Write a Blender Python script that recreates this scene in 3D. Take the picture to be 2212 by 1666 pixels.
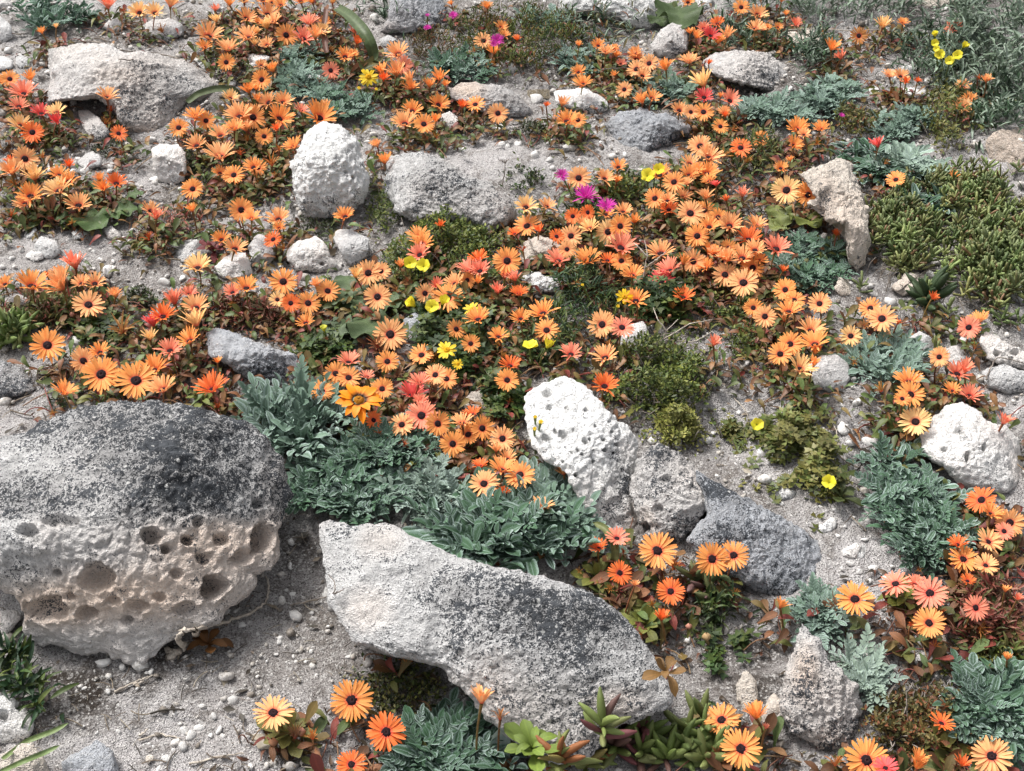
import bpy, math, random
import numpy as np
from mathutils import Vector, Matrix

random.seed(7)
rng = np.random.default_rng(7)
sc = bpy.context.scene
for o in list(bpy.data.objects):
    bpy.data.objects.remove(o)

# ------------------------------------------------------------------ camera, world, sun, exposure
CAM_H = 1.20
PITCH = math.radians(40.0)
FOC = 2905.0                       # focal length in units of a 2212 px wide picture
cam = bpy.data.cameras.new('camera')
cam.sensor_fit = 'HORIZONTAL'
cam.angle = 2 * math.atan(1106.0 / FOC)
cam.clip_start = 0.05
cam.clip_end = 2000
camo = bpy.data.objects.new('camera', cam)
camo.location = (0, 0, CAM_H)
camo.rotation_euler = (math.pi / 2 - PITCH, 0, 0)
sc.collection.objects.link(camo)
sc.camera = camo

SUN_EL, SUN_AZ = math.radians(58), math.radians(-50)     # azimuth measured from +Y towards +X
world = bpy.data.worlds.new('World')
sc.world = world
world.use_nodes = True
wn = world.node_tree
wn.nodes.clear()
sky = wn.nodes.new('ShaderNodeTexSky')
sky.sky_type = 'NISHITA'
sky.sun_disc = False
sky.sun_elevation = SUN_EL
sky.sun_rotation = SUN_AZ
sky.air_density = 1.0
sky.dust_density = 6.0
sky.ozone_density = 1.0
hs = wn.nodes.new('ShaderNodeHueSaturation')             # overcast: nearly colourless sky
hs.inputs['Saturation'].default_value = 0.22
bg = wn.nodes.new('ShaderNodeBackground')
bg.inputs['Strength'].default_value = 0.085
wo = wn.nodes.new('ShaderNodeOutputWorld')
wn.links.new(sky.outputs[0], hs.inputs['Color'])
wn.links.new(hs.outputs[0], bg.inputs['Color'])
wn.links.new(bg.outputs[0], wo.inputs['Surface'])

sun = bpy.data.lights.new('sun', 'SUN')
sun.energy = 1.5
sun.angle = math.radians(13)
sun.color = (1.0, 0.965, 0.92)
suno = bpy.data.objects.new('sun', sun)
sd = Vector((math.sin(SUN_AZ) * math.cos(SUN_EL), math.cos(SUN_AZ) * math.cos(SUN_EL), math.sin(SUN_EL)))
suno.rotation_euler = (-sd).to_track_quat('-Z', 'Y').to_euler()
suno.location = sd * 10
sc.collection.objects.link(suno)

sc.view_settings.view_transform = 'Standard'
sc.view_settings.look = 'None'
sc.view_settings.gamma = 1.0
sc.view_settings.exposure = 1.22
sc.view_settings.use_curve_mapping = False
sc.render.resolution_x, sc.render.resolution_y = 1024, 771

# ------------------------------------------------------------------ numpy noise and geometry helpers
def _hash(x, y, z, s):
    h = (x * 374761393 + y * 668265263 + z * 1274126177 + s * 974711) & 0xffffffff
    h = ((h ^ (h >> 13)) * 1274126177) & 0xffffffff
    h = ((h ^ (h >> 15)) * 2246822519) & 0xffffffff
    return ((h ^ (h >> 16)) & 0xffff) / 32767.5 - 1.0

def vnoise(p, s=0):
    p = np.asarray(p, float)
    i = np.floor(p).astype(np.int64)
    f = p - i
    u = f * f * f * (f * (f * 6 - 15) + 10)
    r = 0
    for dx in (0, 1):
        wx = u[..., 0] if dx else 1 - u[..., 0]
        for dy in (0, 1):
            wy = u[..., 1] if dy else 1 - u[..., 1]
            for dz in (0, 1):
                wz = u[..., 2] if dz else 1 - u[..., 2]
                r = r + wx * wy * wz * _hash(i[..., 0] + dx, i[..., 1] + dy, i[..., 2] + dz, s)
    return r

def fbm(p, octv=4, gain=0.5, s=0):
    a, r, n = 1.0, 0, 0.0
    p = np.asarray(p, float)
    for k in range(octv):
        r = r + a * vnoise(p, s + k)
        n += a
        a *= gain
        p = p * 2.03 + 17.3
    return r / n

def sstep(a, b, x):
    t = np.clip((x - a) / (b - a), 0, 1)
    return t * t * (3 - 2 * t)

C0 = np.array([0, 0, CAM_H])
FW = np.array([0, math.cos(PITCH), -math.sin(PITCH)])
UP = np.array([0, math.sin(PITCH), math.cos(PITCH)])
RT = np.array([1.0, 0, 0])

def ray(px, py):
    px = np.asarray(px, float)[..., None]
    py = np.asarray(py, float)[..., None]
    return FW + RT * (px - 1106) / FOC + UP * (833 - py) / FOC

def unproject(px, py, z):
    d = ray(px, py)
    t = (z - CAM_H) / d[..., 2]
    return C0 + d * t[..., None], t

def gheight(x, y):
    p = np.stack([x, y, np.zeros_like(x)], -1)
    h = 0.022 * fbm(p * 2.2 + 3.1, 3, 0.5, 11) + 0.007 * fbm(p * 11.0, 3, 0.55, 23)
    for (cx, cy, rr, hh) in BUMPS:
        h = h + hh * np.exp(-(((x - cx) / rr) ** 2 + ((y - cy) / rr) ** 2))
    return h

BUMPS = []
for (bx_, by_, br, bh) in ((1860, 890, .09, .035), (1130, 330, .18, .02), (2180, 350, .14, .03), (640, 1350, .12, -.012), (1570, 940, .06, -.03)):
    q, _ = unproject(np.array(bx_), np.array(by_), 0)
    BUMPS.append((q[0], q[1], br, bh))

def gpoint(px, py, h=0.0):
    """point h above the ground seen at a position of the photograph"""
    px = np.asarray(px, float)
    py = np.asarray(py, float)
    z = np.zeros_like(px)
    for _ in range(5):
        P, t = unproject(px, py, z + h)
        z = gheight(P[..., 0], P[..., 1])
    return P, t

# ------------------------------------------------------------------ mesh helpers
COL = sc.collection

def mesh_np(name, V, faces, mat, uvw=None, col=None, smooth=True, extra=None):
    """faces: list of int arrays (n,3) or (n,4)"""
    me = bpy.data.meshes.new(name)
    V = np.asarray(V, np.float32)
    me.vertices.add(len(V))
    me.vertices.foreach_set('co', V.ravel())
    loops, starts, tot = [], [], 0
    for f in faces:
        f = np.asarray(f, np.int32)
        if len(f) == 0:
            continue
        starts.append(tot + np.arange(len(f), dtype=np.int32) * f.shape[1])
        loops.append(f.ravel())
        tot += f.size
    loops = np.concatenate(loops)
    starts = np.concatenate(starts)
    me.loops.add(len(loops))
    me.loops.foreach_set('vertex_index', loops)
    me.polygons.add(len(starts))
    me.polygons.foreach_set('loop_start', starts)
    me.update(calc_edges=True)
    if smooth:
        me.polygons.foreach_set('use_smooth', np.ones(len(starts), bool))
    if uvw is not None:
        a = me.attributes.new('uvw', 'FLOAT_VECTOR', 'POINT')
        a.data.foreach_set('vector', np.asarray(uvw, np.float32).ravel())
    if col is not None:
        c = np.ones((len(V), 4), np.float32)
        c[:, :3] = col
        a = me.attributes.new('Col', 'FLOAT_COLOR', 'POINT')
        a.data.foreach_set('color', c.ravel())
    for k, v in (extra or {}).items():
        a = me.attributes.new(k, 'FLOAT', 'POINT')
        a.data.foreach_set('value', np.asarray(v, np.float32).ravel())
    if mat is not None:
        me.materials.append(mat)
    return me

def link(name, data, parent=None, loc=(0, 0, 0), rot=None, scale=None, color=None):
    o = bpy.data.objects.new(name, data)
    COL.objects.link(o)
    o.location = loc
    if rot is not None:
        o.rotation_mode = 'QUATERNION'
        o.rotation_quaternion = rot
    if scale is not None:
        o.scale = (scale,) * 3 if np.isscalar(scale) else scale
    if parent is not None:
        o.parent = parent
    if color is not None:
        o.color = (*color, 1)
    return o

LABELS = {}
def tag(o, label=None, cat=None, group=None, kind=None):
    if label:
        o['label'] = label
        LABELS.setdefault(label, []).append(o.name)
    if cat:
        o['category'] = cat
    if group:
        o['group'] = group
    if kind:
        o['kind'] = kind
    return o

def empty(name, loc):
    o = bpy.data.objects.new(name, None)
    o.empty_display_size = 0.02
    COL.objects.link(o)
    o.location = loc
    return o

def frame(z, spin=0.0, xhint=None):
    """3x3 with given z axis (columns x,y,z)"""
    z = np.asarray(z, float)
    z = z / np.linalg.norm(z)
    h = np.array([1.0, 0.0, 0.0]) if xhint is None else np.asarray(xhint, float)
    if abs(np.dot(h, z)) > 0.95:
        h = np.array([0, 1.0, 0])
    x = h - z * np.dot(h, z)
    x /= np.linalg.norm(x)
    y = np.cross(z, x)
    c, s = math.cos(spin), math.sin(spin)
    return np.stack([x * c + y * s, -x * s + y * c, z], 1)

def quat(M):
    return Matrix(M.tolist()).to_quaternion()

def euler_mats(az, el, roll):
    """leaf frames: x axis = direction (az, el), z = up-ish normal rolled"""
    az, el, roll = (np.asarray(a, float) for a in (az, el, roll))
    x = np.stack([np.cos(el) * np.cos(az), np.cos(el) * np.sin(az), np.sin(el)], -1)
    z0 = np.stack([-np.sin(el) * np.cos(az), -np.sin(el) * np.sin(az), np.cos(el)], -1)
    y0 = np.cross(z0, x)
    c, s = np.cos(roll)[..., None], np.sin(roll)[..., None]
    y = y0 * c + z0 * s
    z = -y0 * s + z0 * c
    return np.stack([x, y, z], -1)

def merge(templs, pick, mats, scales, locs, cols):
    """many small copies of templates -> one set of arrays"""
    VV, FF4, FF3, UU, CC = [], [], [], [], []
    off = 0
    cols = np.asarray(cols, float)
    scales = np.asarray(scales, float)
    if scales.ndim == 1:
        scales = np.repeat(scales[:, None], 3, 1)
    for k, (V, F, U) in enumerate(templs):
        idx = np.nonzero(pick == k)[0]
        if len(idx) == 0:
            continue
        P = V[None] * scales[idx][:, None, :]
        P = np.einsum('nij,nvj->nvi', mats[idx], P) + locs[idx][:, None, :]
        n, v = len(idx), len(V)
        VV.append(P.reshape(-1, 3))
        F = np.asarray(F)
        G = (F[None] + (off + np.arange(n) * v)[:, None, None]).reshape(-1, F.shape[1])
        (FF4 if F.shape[1] == 4 else FF3).append(G)
        U2 = np.repeat(U[None], n, 0).copy()
        U2[:, :, 2] = rng.random(n)[:, None]
        UU.append(U2.reshape(-1, 3))
        CC.append(np.repeat(cols[idx], v, 0))
        off += n * v
    faces = []
    if FF4:
        faces.append(np.concatenate(FF4))
    if FF3:
        faces.append(np.concatenate(FF3))
    return np.concatenate(VV), faces, np.concatenate(UU), np.concatenate(CC)

def tube(pts, rad, n=6):
    """tube along points, returns V, quads, uvw"""
    pts = np.asarray(pts, float)
    rad = np.asarray(rad, float) * np.ones(len(pts))
    T = np.gradient(pts, axis=0)
    T /= np.linalg.norm(T, axis=1)[:, None] + 1e-12
    h = np.array([0.31, 0.77, 0.55])
    A = np.cross(T, h)
    A /= np.linalg.norm(A, axis=1)[:, None] + 1e-12
    B = np.cross(T, A)
    th = np.arange(n) / n * 2 * math.pi
    V = pts[:, None, :] + rad[:, None, None] * (np.cos(th)[None, :, None] * A[:, None, :] + np.sin(th)[None, :, None] * B[:, None, :])
    m = len(pts)
    i, j = np.meshgrid(np.arange(m - 1), np.arange(n), indexing='ij')
    a = i * n + j
    b = i * n + (j + 1) % n
    F = np.stack([a, b, b + n, a + n], -1).reshape(-1, 4)
    t = np.repeat(np.linspace(0, 1, m), n)
    U = np.stack([np.tile(np.cos(th), m), t, np.zeros(m * n)], -1)
    return V.reshape(-1, 3), F, U

def strip_faces(m, k):
    i, j = np.meshgrid(np.arange(m - 1), np.arange(k - 1), indexing='ij')
    a = i * k + j
    return np.stack([a, a + 1, a + k + 1, a + k], -1).reshape(-1, 4)

def bez(p0, p1, p2, n):
    t = np.linspace(0, 1, n)[:, None]
    return (1 - t) ** 2 * np.asarray(p0) + 2 * t * (1 - t) * np.asarray(p1) + t * t * np.asarray(p2)

# ------------------------------------------------------------------ materials
class NT:
    def __init__(self, name):
        self.m = bpy.data.materials.new(name)
        self.m.use_nodes = True
        self.t = self.m.node_tree
        self.t.nodes.clear()
        self.out = self.t.nodes.new('ShaderNodeOutputMaterial')
        self.bsdf = self.t.nodes.new('ShaderNodeBsdfPrincipled')
        self.t.links.new(self.bsdf.outputs[0], self.out.inputs['Surface'])
        self.bsdf.inputs['Specular IOR Level'].default_value = 0.25
    def put(self, sock, v):
        if hasattr(v, 'is_linked') or isinstance(v, bpy.types.NodeSocket):
            self.t.links.new(v, sock)
        elif isinstance(v, (tuple, list)) and len(v) == 3 and sock.type == 'RGBA':
            sock.default_value = (*v, 1)
        else:
            sock.default_value = v
    def n(self, typ, outs=0, **kw):
        nd = self.t.nodes.new(typ)
        for k, v in kw.items():
            setattr(nd, k, v)
        return nd
    def attr(self, name, out='Color'):
        nd = self.n('ShaderNodeAttribute', attribute_name=name)
        return nd.outputs[out]
    def coord(self):
        return self.n('ShaderNodeTexCoord').outputs['Object']
    def noise(self, scale, detail=6, rough=0.6, vec=None, dist=0.0):
        nd = self.n('ShaderNodeTexNoise')
        nd.inputs['Scale'].default_value = scale
        nd.inputs['Detail'].default_value = detail
        nd.inputs['Roughness'].default_value = rough
        nd.inputs['Distortion'].default_value = dist
        self.t.links.new(vec if vec is not None else self.coord(), nd.inputs['Vector'])
        return nd.outputs['Fac']
    def voro(self, scale, vec=None, feature='F1', out='Distance'):
        nd = self.n('ShaderNodeTexVoronoi', feature=feature)
        nd.inputs['Scale'].default_value = scale
        self.t.links.new(vec if vec is not None else self.coord(), nd.inputs['Vector'])
        return nd.outputs[out]
    def math(self, op, a, b=0.0, c=0.0, clamp=False):
        nd = self.n('ShaderNodeMath', operation=op, use_clamp=clamp)
        self.put(nd.inputs[0], a)
        self.put(nd.inputs[1], b)
        self.put(nd.inputs[2], c)
        return nd.outputs[0]
    def map(self, v, a, b, c=0.0, d=1.0, smooth=True):
        nd = self.n('ShaderNodeMapRange', interpolation_type='SMOOTHSTEP' if smooth else 'LINEAR')
        self.put(nd.inputs[0], v)
        for i, q in enumerate((a, b, c, d)):
            self.put(nd.inputs[i + 1], q)
        return nd.outputs[0]
    def mix(self, f, a, b, blend='MIX'):
        nd = self.n('ShaderNodeMix', data_type='RGBA', blend_type=blend)
        self.put(nd.inputs[0], f)
        self.put(nd.inputs[6], a)
        self.put(nd.inputs[7], b)
        return nd.outputs[2]
    def sep(self, v):
        nd = self.n('ShaderNodeSeparateXYZ')
        self.t.links.new(v, nd.inputs[0])
        return nd.outputs
    def bump(self, h, strength=0.5, dist=0.002, normal=None):
        nd = self.n('ShaderNodeBump')
        nd.inputs['Strength'].default_value = strength
        nd.inputs['Distance'].default_value = dist
        self.put(nd.inputs['Height'], h)
        if normal is not None:
            self.t.links.new(normal, nd.inputs['Normal'])
        return nd.outputs[0]
    def objcol(self):
        return self.n('ShaderNodeObjectInfo').outputs['Color']
    def objrand(self):
        return self.n('ShaderNodeObjectInfo').outputs['Random']
    def done(self, col, rough=0.8, normal=None, spec=None, transl=0.0):
        self.put(self.bsdf.inputs['Base Color'], col)
        self.put(self.bsdf.inputs['Roughness'], rough)
        if spec is not None:
            self.bsdf.inputs['Specular IOR Level'].default_value = spec
        if normal is not None:
            self.t.links.new(normal, self.bsdf.inputs['Normal'])
        if transl > 0:
            tr = self.n('ShaderNodeBsdfTranslucent')
            self.put(tr.inputs['Color'], col)
            mx = self.n('ShaderNodeMixShader')
            mx.inputs[0].default_value = transl
            self.t.links.new(self.bsdf.outputs[0], mx.inputs[1])
            self.t.links.new(tr.outputs[0], mx.inputs[2])
            self.t.links.new(mx.outputs[0], self.out.inputs['Surface'])
        return self.m

def make_rock_mat():
    k = NT('weathered_limestone')
    co = k.coord()
    base = k.attr('Col')
    lich = k.attr('lich', 'Fac')
    n1 = k.noise(38, 5, 0.75, co, 0.3)
    n2 = k.noise(230, 3, 0.75, co)
    n3 = k.noise(640, 2, 0.7, co)
    n0 = k.noise(9, 3, 0.6, co)
    # pale mottling of the stone itself
    c1 = k.mix(k.map(n1, 0.35, 0.68), k.mix(k.math('ADD', 0.2, k.math('MULTIPLY', lich, 0.6), clamp=True), base, (0.14, 0.14, 0.145)), base)
    c2 = k.mix(k.map(n2, 0.5, 0.72, 0, 0.45), c1, (0.82, 0.80, 0.77))
    c3 = k.mix(k.math('MULTIPLY', k.map(n3, 0.53, 0.70, 0, 0.9), k.math('ADD', 0.22, lich, clamp=True)), c2, (0.12, 0.115, 0.11))
    # dark lichen crust, broken into specks
    s = k.math('ADD', k.math('MULTIPLY', k.math('SUBTRACT', n1, 0.5), 3.6), k.math('MULTIPLY', k.math('SUBTRACT', n2, 0.5), 4.0))
    s = k.math('ADD', s, k.math('MULTIPLY', k.math('SUBTRACT', n0, 0.5), 2.4))
    s = k.math('ADD', s, k.math('MULTIPLY', k.math('SUBTRACT', n3, 0.5), 3.2))
    f = k.map(k.math('ADD', s, k.math('SUBTRACT', k.math('MULTIPLY', lich, 1.7), 0.85)), -0.22, 0.46)
    dark = k.mix(k.map(n1, 0.3, 0.7), (0.009, 0.011, 0.014), (0.06, 0.068, 0.08))
    c4 = k.mix(k.math('MULTIPLY', f, 0.95), c3, dark)
    # pale lichen dots
    v = k.voro(55, co)
    w = k.map(k.math('ADD', v, k.math('MULTIPLY', n2, 0.16)), 0.17, 0.22, 1, 0)
    c5 = k.mix(k.math('MULTIPLY', w, k.math('MULTIPLY', lich, 0.9, clamp=True)), c4, (0.66, 0.66, 0.64))
    h = k.math('ADD', k.math('MULTIPLY', n1, 1.0), k.math('MULTIPLY', n2, 0.55))
    h = k.math('ADD', h, k.math('MULTIPLY', n3, 0.2))
    nm = k.bump(h, 1.0, 0.010)
    return k.done(c5, 0.92, nm, 0.15)

def make_sand_mat():
    k = NT('sandy_soil')
    co = k.coord()
    n0 = k.noise(3.2, 3, 0.6, co)
    n1 = k.noise(22, 5, 0.72, co, 0.4)
    n2 = k.noise(140, 4, 0.75, co)
    n3 = k.noise(520, 2, 0.75, co)
    c = k.mix(k.map(n0, 0.38, 0.60), (0.35, 0.325, 0.31), (0.60, 0.575, 0.57))
    c = k.mix(k.map(n1, 0.48, 0.64, 0, 0.7), c, (0.19, 0.165, 0.145))
    dsoil = k.attr('dark_soil', 'Fac')
    c = k.mix(k.math('MULTIPLY', dsoil, k.map(n1, 0.36, 0.56, 0.2, 1.0)), c, (0.055, 0.045, 0.038))
    c = k.mix(k.map(n2, 0.5, 0.66, 0, 0.75), c, (0.74, 0.72, 0.70))
    c = k.mix(k.map(n3, 0.50, 0.64, 0, 0.85), c, (0.06, 0.052, 0.047))
    v = k.voro(170, co)
    c = k.mix(k.map(v, 0.16, 0.3, 0.8, 0), c, (0.68, 0.66, 0.63))
    h = k.math('ADD', k.math('ADD', n1, k.math('MULTIPLY', n2, 0.8)), k.math('MULTIPLY', n3, 0.4))
    h = k.math('SUBTRACT', h, k.math('MULTIPLY', k.map(v, 0.0, 0.32), 0.3))
    return k.done(c, 0.95, k.bump(h, 1.0, 0.011), 0.1)

def make_petal_mat(name, ring=(0.72, 0.05, 0.05), ring_amt=0.75, ring_end=0.30, tip=None, transl=0.22):
    k = NT(name)
    oc = k.objcol()
    s = k.sep(k.attr('uvw', 'Vector'))
    u, t, r = s[0], s[1], s[2]
    col = k.mix(k.map(r, 0, 1, 0, 0.25), oc, k.mix(0.5, oc, (0.95, 0.55, 0.22)))
    au = k.math('ABSOLUTE', u)
    # pale margin, deeper median streak
    col = k.mix(k.math('MULTIPLY', k.map(au, 0.1, 0.55, 1, 0), 0.28), col, k.mix(1.0, oc, (0.85, 0.72, 0.62), 'MULTIPLY'))
    if tip:
        col = k.mix(k.map(t, 0.35, 0.95, 0, 0.5), col, tip)
    col = k.mix(k.map(t, 0.0, ring_end, ring_amt, 0), col, ring)
    n = k.noise(700, 3, 0.6)
    return k.done(col, 0.55, k.bump(n, 0.15, 0.0006), 0.25, transl)

def make_eye_mat():
    k = NT('daisy_eye')
    s = k.sep(k.attr('uvw', 'Vector'))
    t = s[1]
    n = k.noise(900, 3, 0.7)
    c = k.mix(k.map(t, 0.25, 0.5), (0.045, 0.016, 0.018), (0.010, 0.004, 0.007))
    c = k.mix(k.map(n, 0.55, 0.75, 0, 0.5), c, (0.11, 0.035, 0.03))
    c = k.mix(k.map(t, 0.86, 0.95), c, (0.55, 0.22, 0.14))
    return k.done(c, 0.7, k.bump(n, 0.6, 0.001), 0.2)

def make_leaf_mat(name, source, gloss=0.5, transl=0.12, dots=0.0):
    k = NT(name)
    base = k.attr('Col') if source == 'attr' else k.objcol()
    s = k.sep(k.attr('uvw', 'Vector'))
    u, t, r = s[0], s[1], s[2]
    n = k.noise(120, 5, 0.65)
    c = k.mix(k.map(n, 0.35, 0.7), k.mix(1.0, base, (0.62, 0.62, 0.55), 'MULTIPLY'), base)
    c = k.mix(k.math('MULTIPLY', k.map(k.math('ABSOLUTE', u), 0.0, 0.22, 1, 0), 0.3), c, k.mix(1.0, base, (1.45, 1.35, 1.2), 'MULTIPLY'))
    if dots:
        v = k.voro(420)
        c = k.mix(k.map(v, 0.18, 0.28, dots, 0), c, (0.45, 0.5, 0.38))
    return k.done(c, gloss, k.bump(n, 0.35, 0.0015), 0.35, transl)

def make_silver_mat():
    k = NT('woolly_silver_leaf')
    base = k.objcol()                     # the green under the wool
    s = k.sep(k.attr('uvw', 'Vector'))
    u, t = s[0], s[1]
    au = k.math('ABSOLUTE', u)
    n = k.noise(90, 5, 0.7)
    n2 = k.noise(600, 3, 0.7)
    wool = k.map(au, 0.35, 0.95, 0.05, 0.9)
    wool = k.math('MAXIMUM', wool, k.map(au, 0.0, 0.16, 0.7, 0))
    wool = k.math('ADD', wool, k.map(n, 0.4, 0.65, -0.28, 0.45))
    wool = k.math('ADD', wool, k.map(n2, 0.4, 0.7, -0.15, 0.2), clamp=True)
    pale = k.mix(k.objrand(), (0.28, 0.39, 0.35), (0.46, 0.56, 0.53))
    rnd = k.math('ADD', 0.28, k.math('MULTIPLY', k.objrand(), 0.72))
    c = k.mix(k.math('MULTIPLY', wool, rnd), k.mix(1.0, base, (0.85, 0.85, 0.7), 'MULTIPLY'), pale)
    return k.done(c, 0.85, k.bump(n2, 0.4, 0.001), 0.15, 0.08)

def make_plain(name, c1, c2, scale, rough=0.85, stretch=None):
    k = NT(name)
    n = k.noise(scale, 6, 0.7)
    return k.done(k.mix(k.map(n, 0.35, 0.68), c1, c2), rough, k.bump(n, 0.6, 0.002), 0.15)

def make_stem_mat():
    k = NT('soft_stem')
    n = k.noise(150, 4, 0.6)
    oc = k.objcol()
    return k.done(k.mix(k.map(n, 0.35, 0.7), k.mix(1.0, oc, (0.6, 0.55, 0.5), 'MULTIPLY'), oc), 0.6, None, 0.3)

def make_col_mat(name, rough=0.85):
    k = NT(name)
    n = k.noise(300, 5, 0.7)
    b = k.attr('Col')
    return k.done(k.mix(k.map(n, 0.35, 0.7), k.mix(1.0, b, (0.55, 0.53, 0.5), 'MULTIPLY'), b), rough, k.bump(n, 0.6, 0.002), 0.15)

M_ROCK = make_rock_mat()
M_SAND = make_sand_mat()
M_PETAL = make_petal_mat('daisy_petal')
M_YPETAL = make_petal_mat('yellow_petal', (0.75, 0.42, 0.02), 0.5, 0.25, None, 0.25)
M_XPETAL = make_petal_mat('sorrel_petal', (0.42, 0.45, 0.05), 0.7, 0.35, None, 0.3)
M_MPETAL = make_petal_mat('magenta_petal', (0.85, 0.35, 0.65), 0.5, 0.2, None, 0.2)
M_GPETAL = make_petal_mat('gazania_petal', (0.012, 0.005, 0.003), 1.0, 0.36, (0.85, 0.22, 0.0), 0.12)
M_EYE = make_eye_mat()
M_LEAF = make_leaf_mat('mixed_leaf', 'attr')
M_LEAFO = make_leaf_mat('single_leaf', 'obj')
M_BROAD = make_leaf_mat('broad_leaf', 'obj', 0.5, 0.1, 0.5)
M_SILVER = make_silver_mat()
M_TWIG = make_plain('dry_twig', (0.12, 0.10, 0.085), (0.36, 0.32, 0.28), 120)
M_PALETWIG = make_plain('bleached_twig', (0.30, 0.26, 0.22), (0.60, 0.54, 0.46), 120)
M_STEM = make_stem_mat()
M_DISC = make_plain('yellow_disc', (0.50, 0.20, 0.005), (0.85, 0.50, 0.02), 700)
M_GDISC = make_plain('gazania_disc', (0.22, 0.08, 0.01), (0.60, 0.25, 0.02), 900)
M_GRAVEL = make_col_mat('limestone_grit')
M_SHELL = make_plain('pale_shell', (0.45, 0.40, 0.34), (0.72, 0.68, 0.62), 180)

# ------------------------------------------------------------------ ground
def axis(lo, hi, step, far):
    a = list(np.arange(lo, hi, step))
    d = step
    x = a[-1]
    hi_part = []
    while x < far:
        d *= 1.35
        x += d
        hi_part.append(x)
    d = step
    x = a[0]
    lo_part = []
    while x > -far:
        d *= 1.35
        x -= d
        lo_part.append(x)
    return np.array(lo_part[::-1] + a + hi_part)

gx = axis(-1.25, 1.25, 0.0052, 150)
gy = axis(0.66, 2.95, 0.0056, 150)
X, Y = np.meshgrid(gx, gy, indexing='ij')
Z = gheight(X, Y)
near = sstep(4.0, 2.6, np.hypot(X, Y - 1.7))
pp = np.stack([X, Y, Z], -1)
Z = Z + near * (0.0045 * fbm(pp * 45, 3, 0.6, 41) + 0.0018 * vnoise(pp * 150, 47))
nx_, ny_ = len(gx), len(gy)
F = strip_faces(nx_, ny_)[:, ::-1]
dark_soil = np.zeros(X.shape)  # darker ground tone, in open patches and beneath the plant banks
for (hx, hy, hrx, hry, hv) in ((120, 1480, 260, 90, .9), (420, 1430, 190, 70, .8), (640, 1180, 70, 90, .8), (1640, 1440, 130, 120, .8), (1560, 1560, 160, 70, .8), (1960, 1560, 180, 110, .7),
                              (820, 1490, 170, 60, .6), (1000, 1620, 200, 60, .7), (560, 700, 240, 60, .7), (1150, 700, 330, 160, .8), (1400, 480, 330, 110, .7), (560, 230, 220, 160, .6), (120, 680, 200, 60, .6),
                              (1700, 720, 130, 110, .5), (2050, 560, 230, 160, .8), (1130, 100, 220, 90, .8), (1700, 230, 260, 90, .7), (2100, 130, 220, 170, .8), (800, 1000, 300, 150, .9), (1960, 1060, 150, 130, .7),
                              (2120, 1330, 130, 160, .7), (330, 820, 260, 60, .7), (900, 200, 240, 90, .5), (70, 230, 110, 120, .6), (110, 410, 130, 70, .6), (1420, 850, 160, 130, .7)):
    hp, _t = unproject(np.array(float(hx)), np.array(float(hy)), 0)
    hq, _t2 = unproject(np.array(float(hx)), np.array(float(hy - hry)), 0)
    ex = hrx * float(_t) / FOC
    ey = max(.03, float(hq[1] - hp[1]))
    dark_soil = np.maximum(dark_soil, hv * np.exp(-(((X - hp[0]) / ex) ** 2 + ((Y - hp[1]) / ey) ** 2) ** 1.2))
dark_soil = np.clip(dark_soil * (1 + .8 * fbm(pp * 9, 3, .6, 43)), 0, 1)
ground = link('ground', mesh_np('ground', np.stack([X, Y, Z], -1).reshape(-1, 3), [F], M_SAND, None, None, True, {'dark_soil': dark_soil}))
tag(ground, 'pale grey sandy limestone soil', None, None, 'structure')

# ------------------------------------------------------------------ rocks
# outlines are in units of a 2212 x 1666 picture; each becomes a closed stone with its own planes, depth and base in the soil
STONE = {'white': (0.88, 0.878, 0.865), 'pale': (0.68, 0.675, 0.67), 'grey': (0.50, 0.50, 0.505), 'blue': (0.46, 0.48, 0.515),
         'tan': (0.56, 0.465, 0.385), 'cream': (0.68, 0.61, 0.53), 'brown': (0.22, 0.18, 0.12)}
ROCKS = []

def poly_radius(P, c, th):
    """distance from c to the outline in each direction"""
    d = np.stack([np.cos(th), np.sin(th)], -1)
    A = P
    B = np.roll(P, -1, 0)
    r = np.zeros(len(th))
    for a, b in zip(A, B):
        e = b - a
        den = d[:, 0] * (-e[1]) + d[:, 1] * e[0]
        q = a - c
        with np.errstate(divide='ignore', invalid='ignore'):
            t = (q[0] * (-e[1]) + q[1] * e[0]) / den
            s = (d[:, 0] * q[1] - d[:, 1] * q[0]) / den
        ok = (np.abs(den) > 1e-9) & (s >= -1e-6) & (s <= 1 + 1e-6) & (t > 0)
        r = np.where(ok & (t > r), t, r)
    return r

class Stone:
    pass

def inside(P, x, y):
    x = np.asarray(x, float)
    y = np.asarray(y, float)
    r = np.zeros(x.shape, bool)
    for a, b in zip(P, np.roll(P, -1, 0)):
        cond = (a[1] > y) != (b[1] > y)
        with np.errstate(divide='ignore', invalid='ignore'):
            xi = (b[0] - a[0]) * (y - a[1]) / (b[1] - a[1]) + a[0]
        r ^= cond & (x < xi)
    return r

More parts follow.
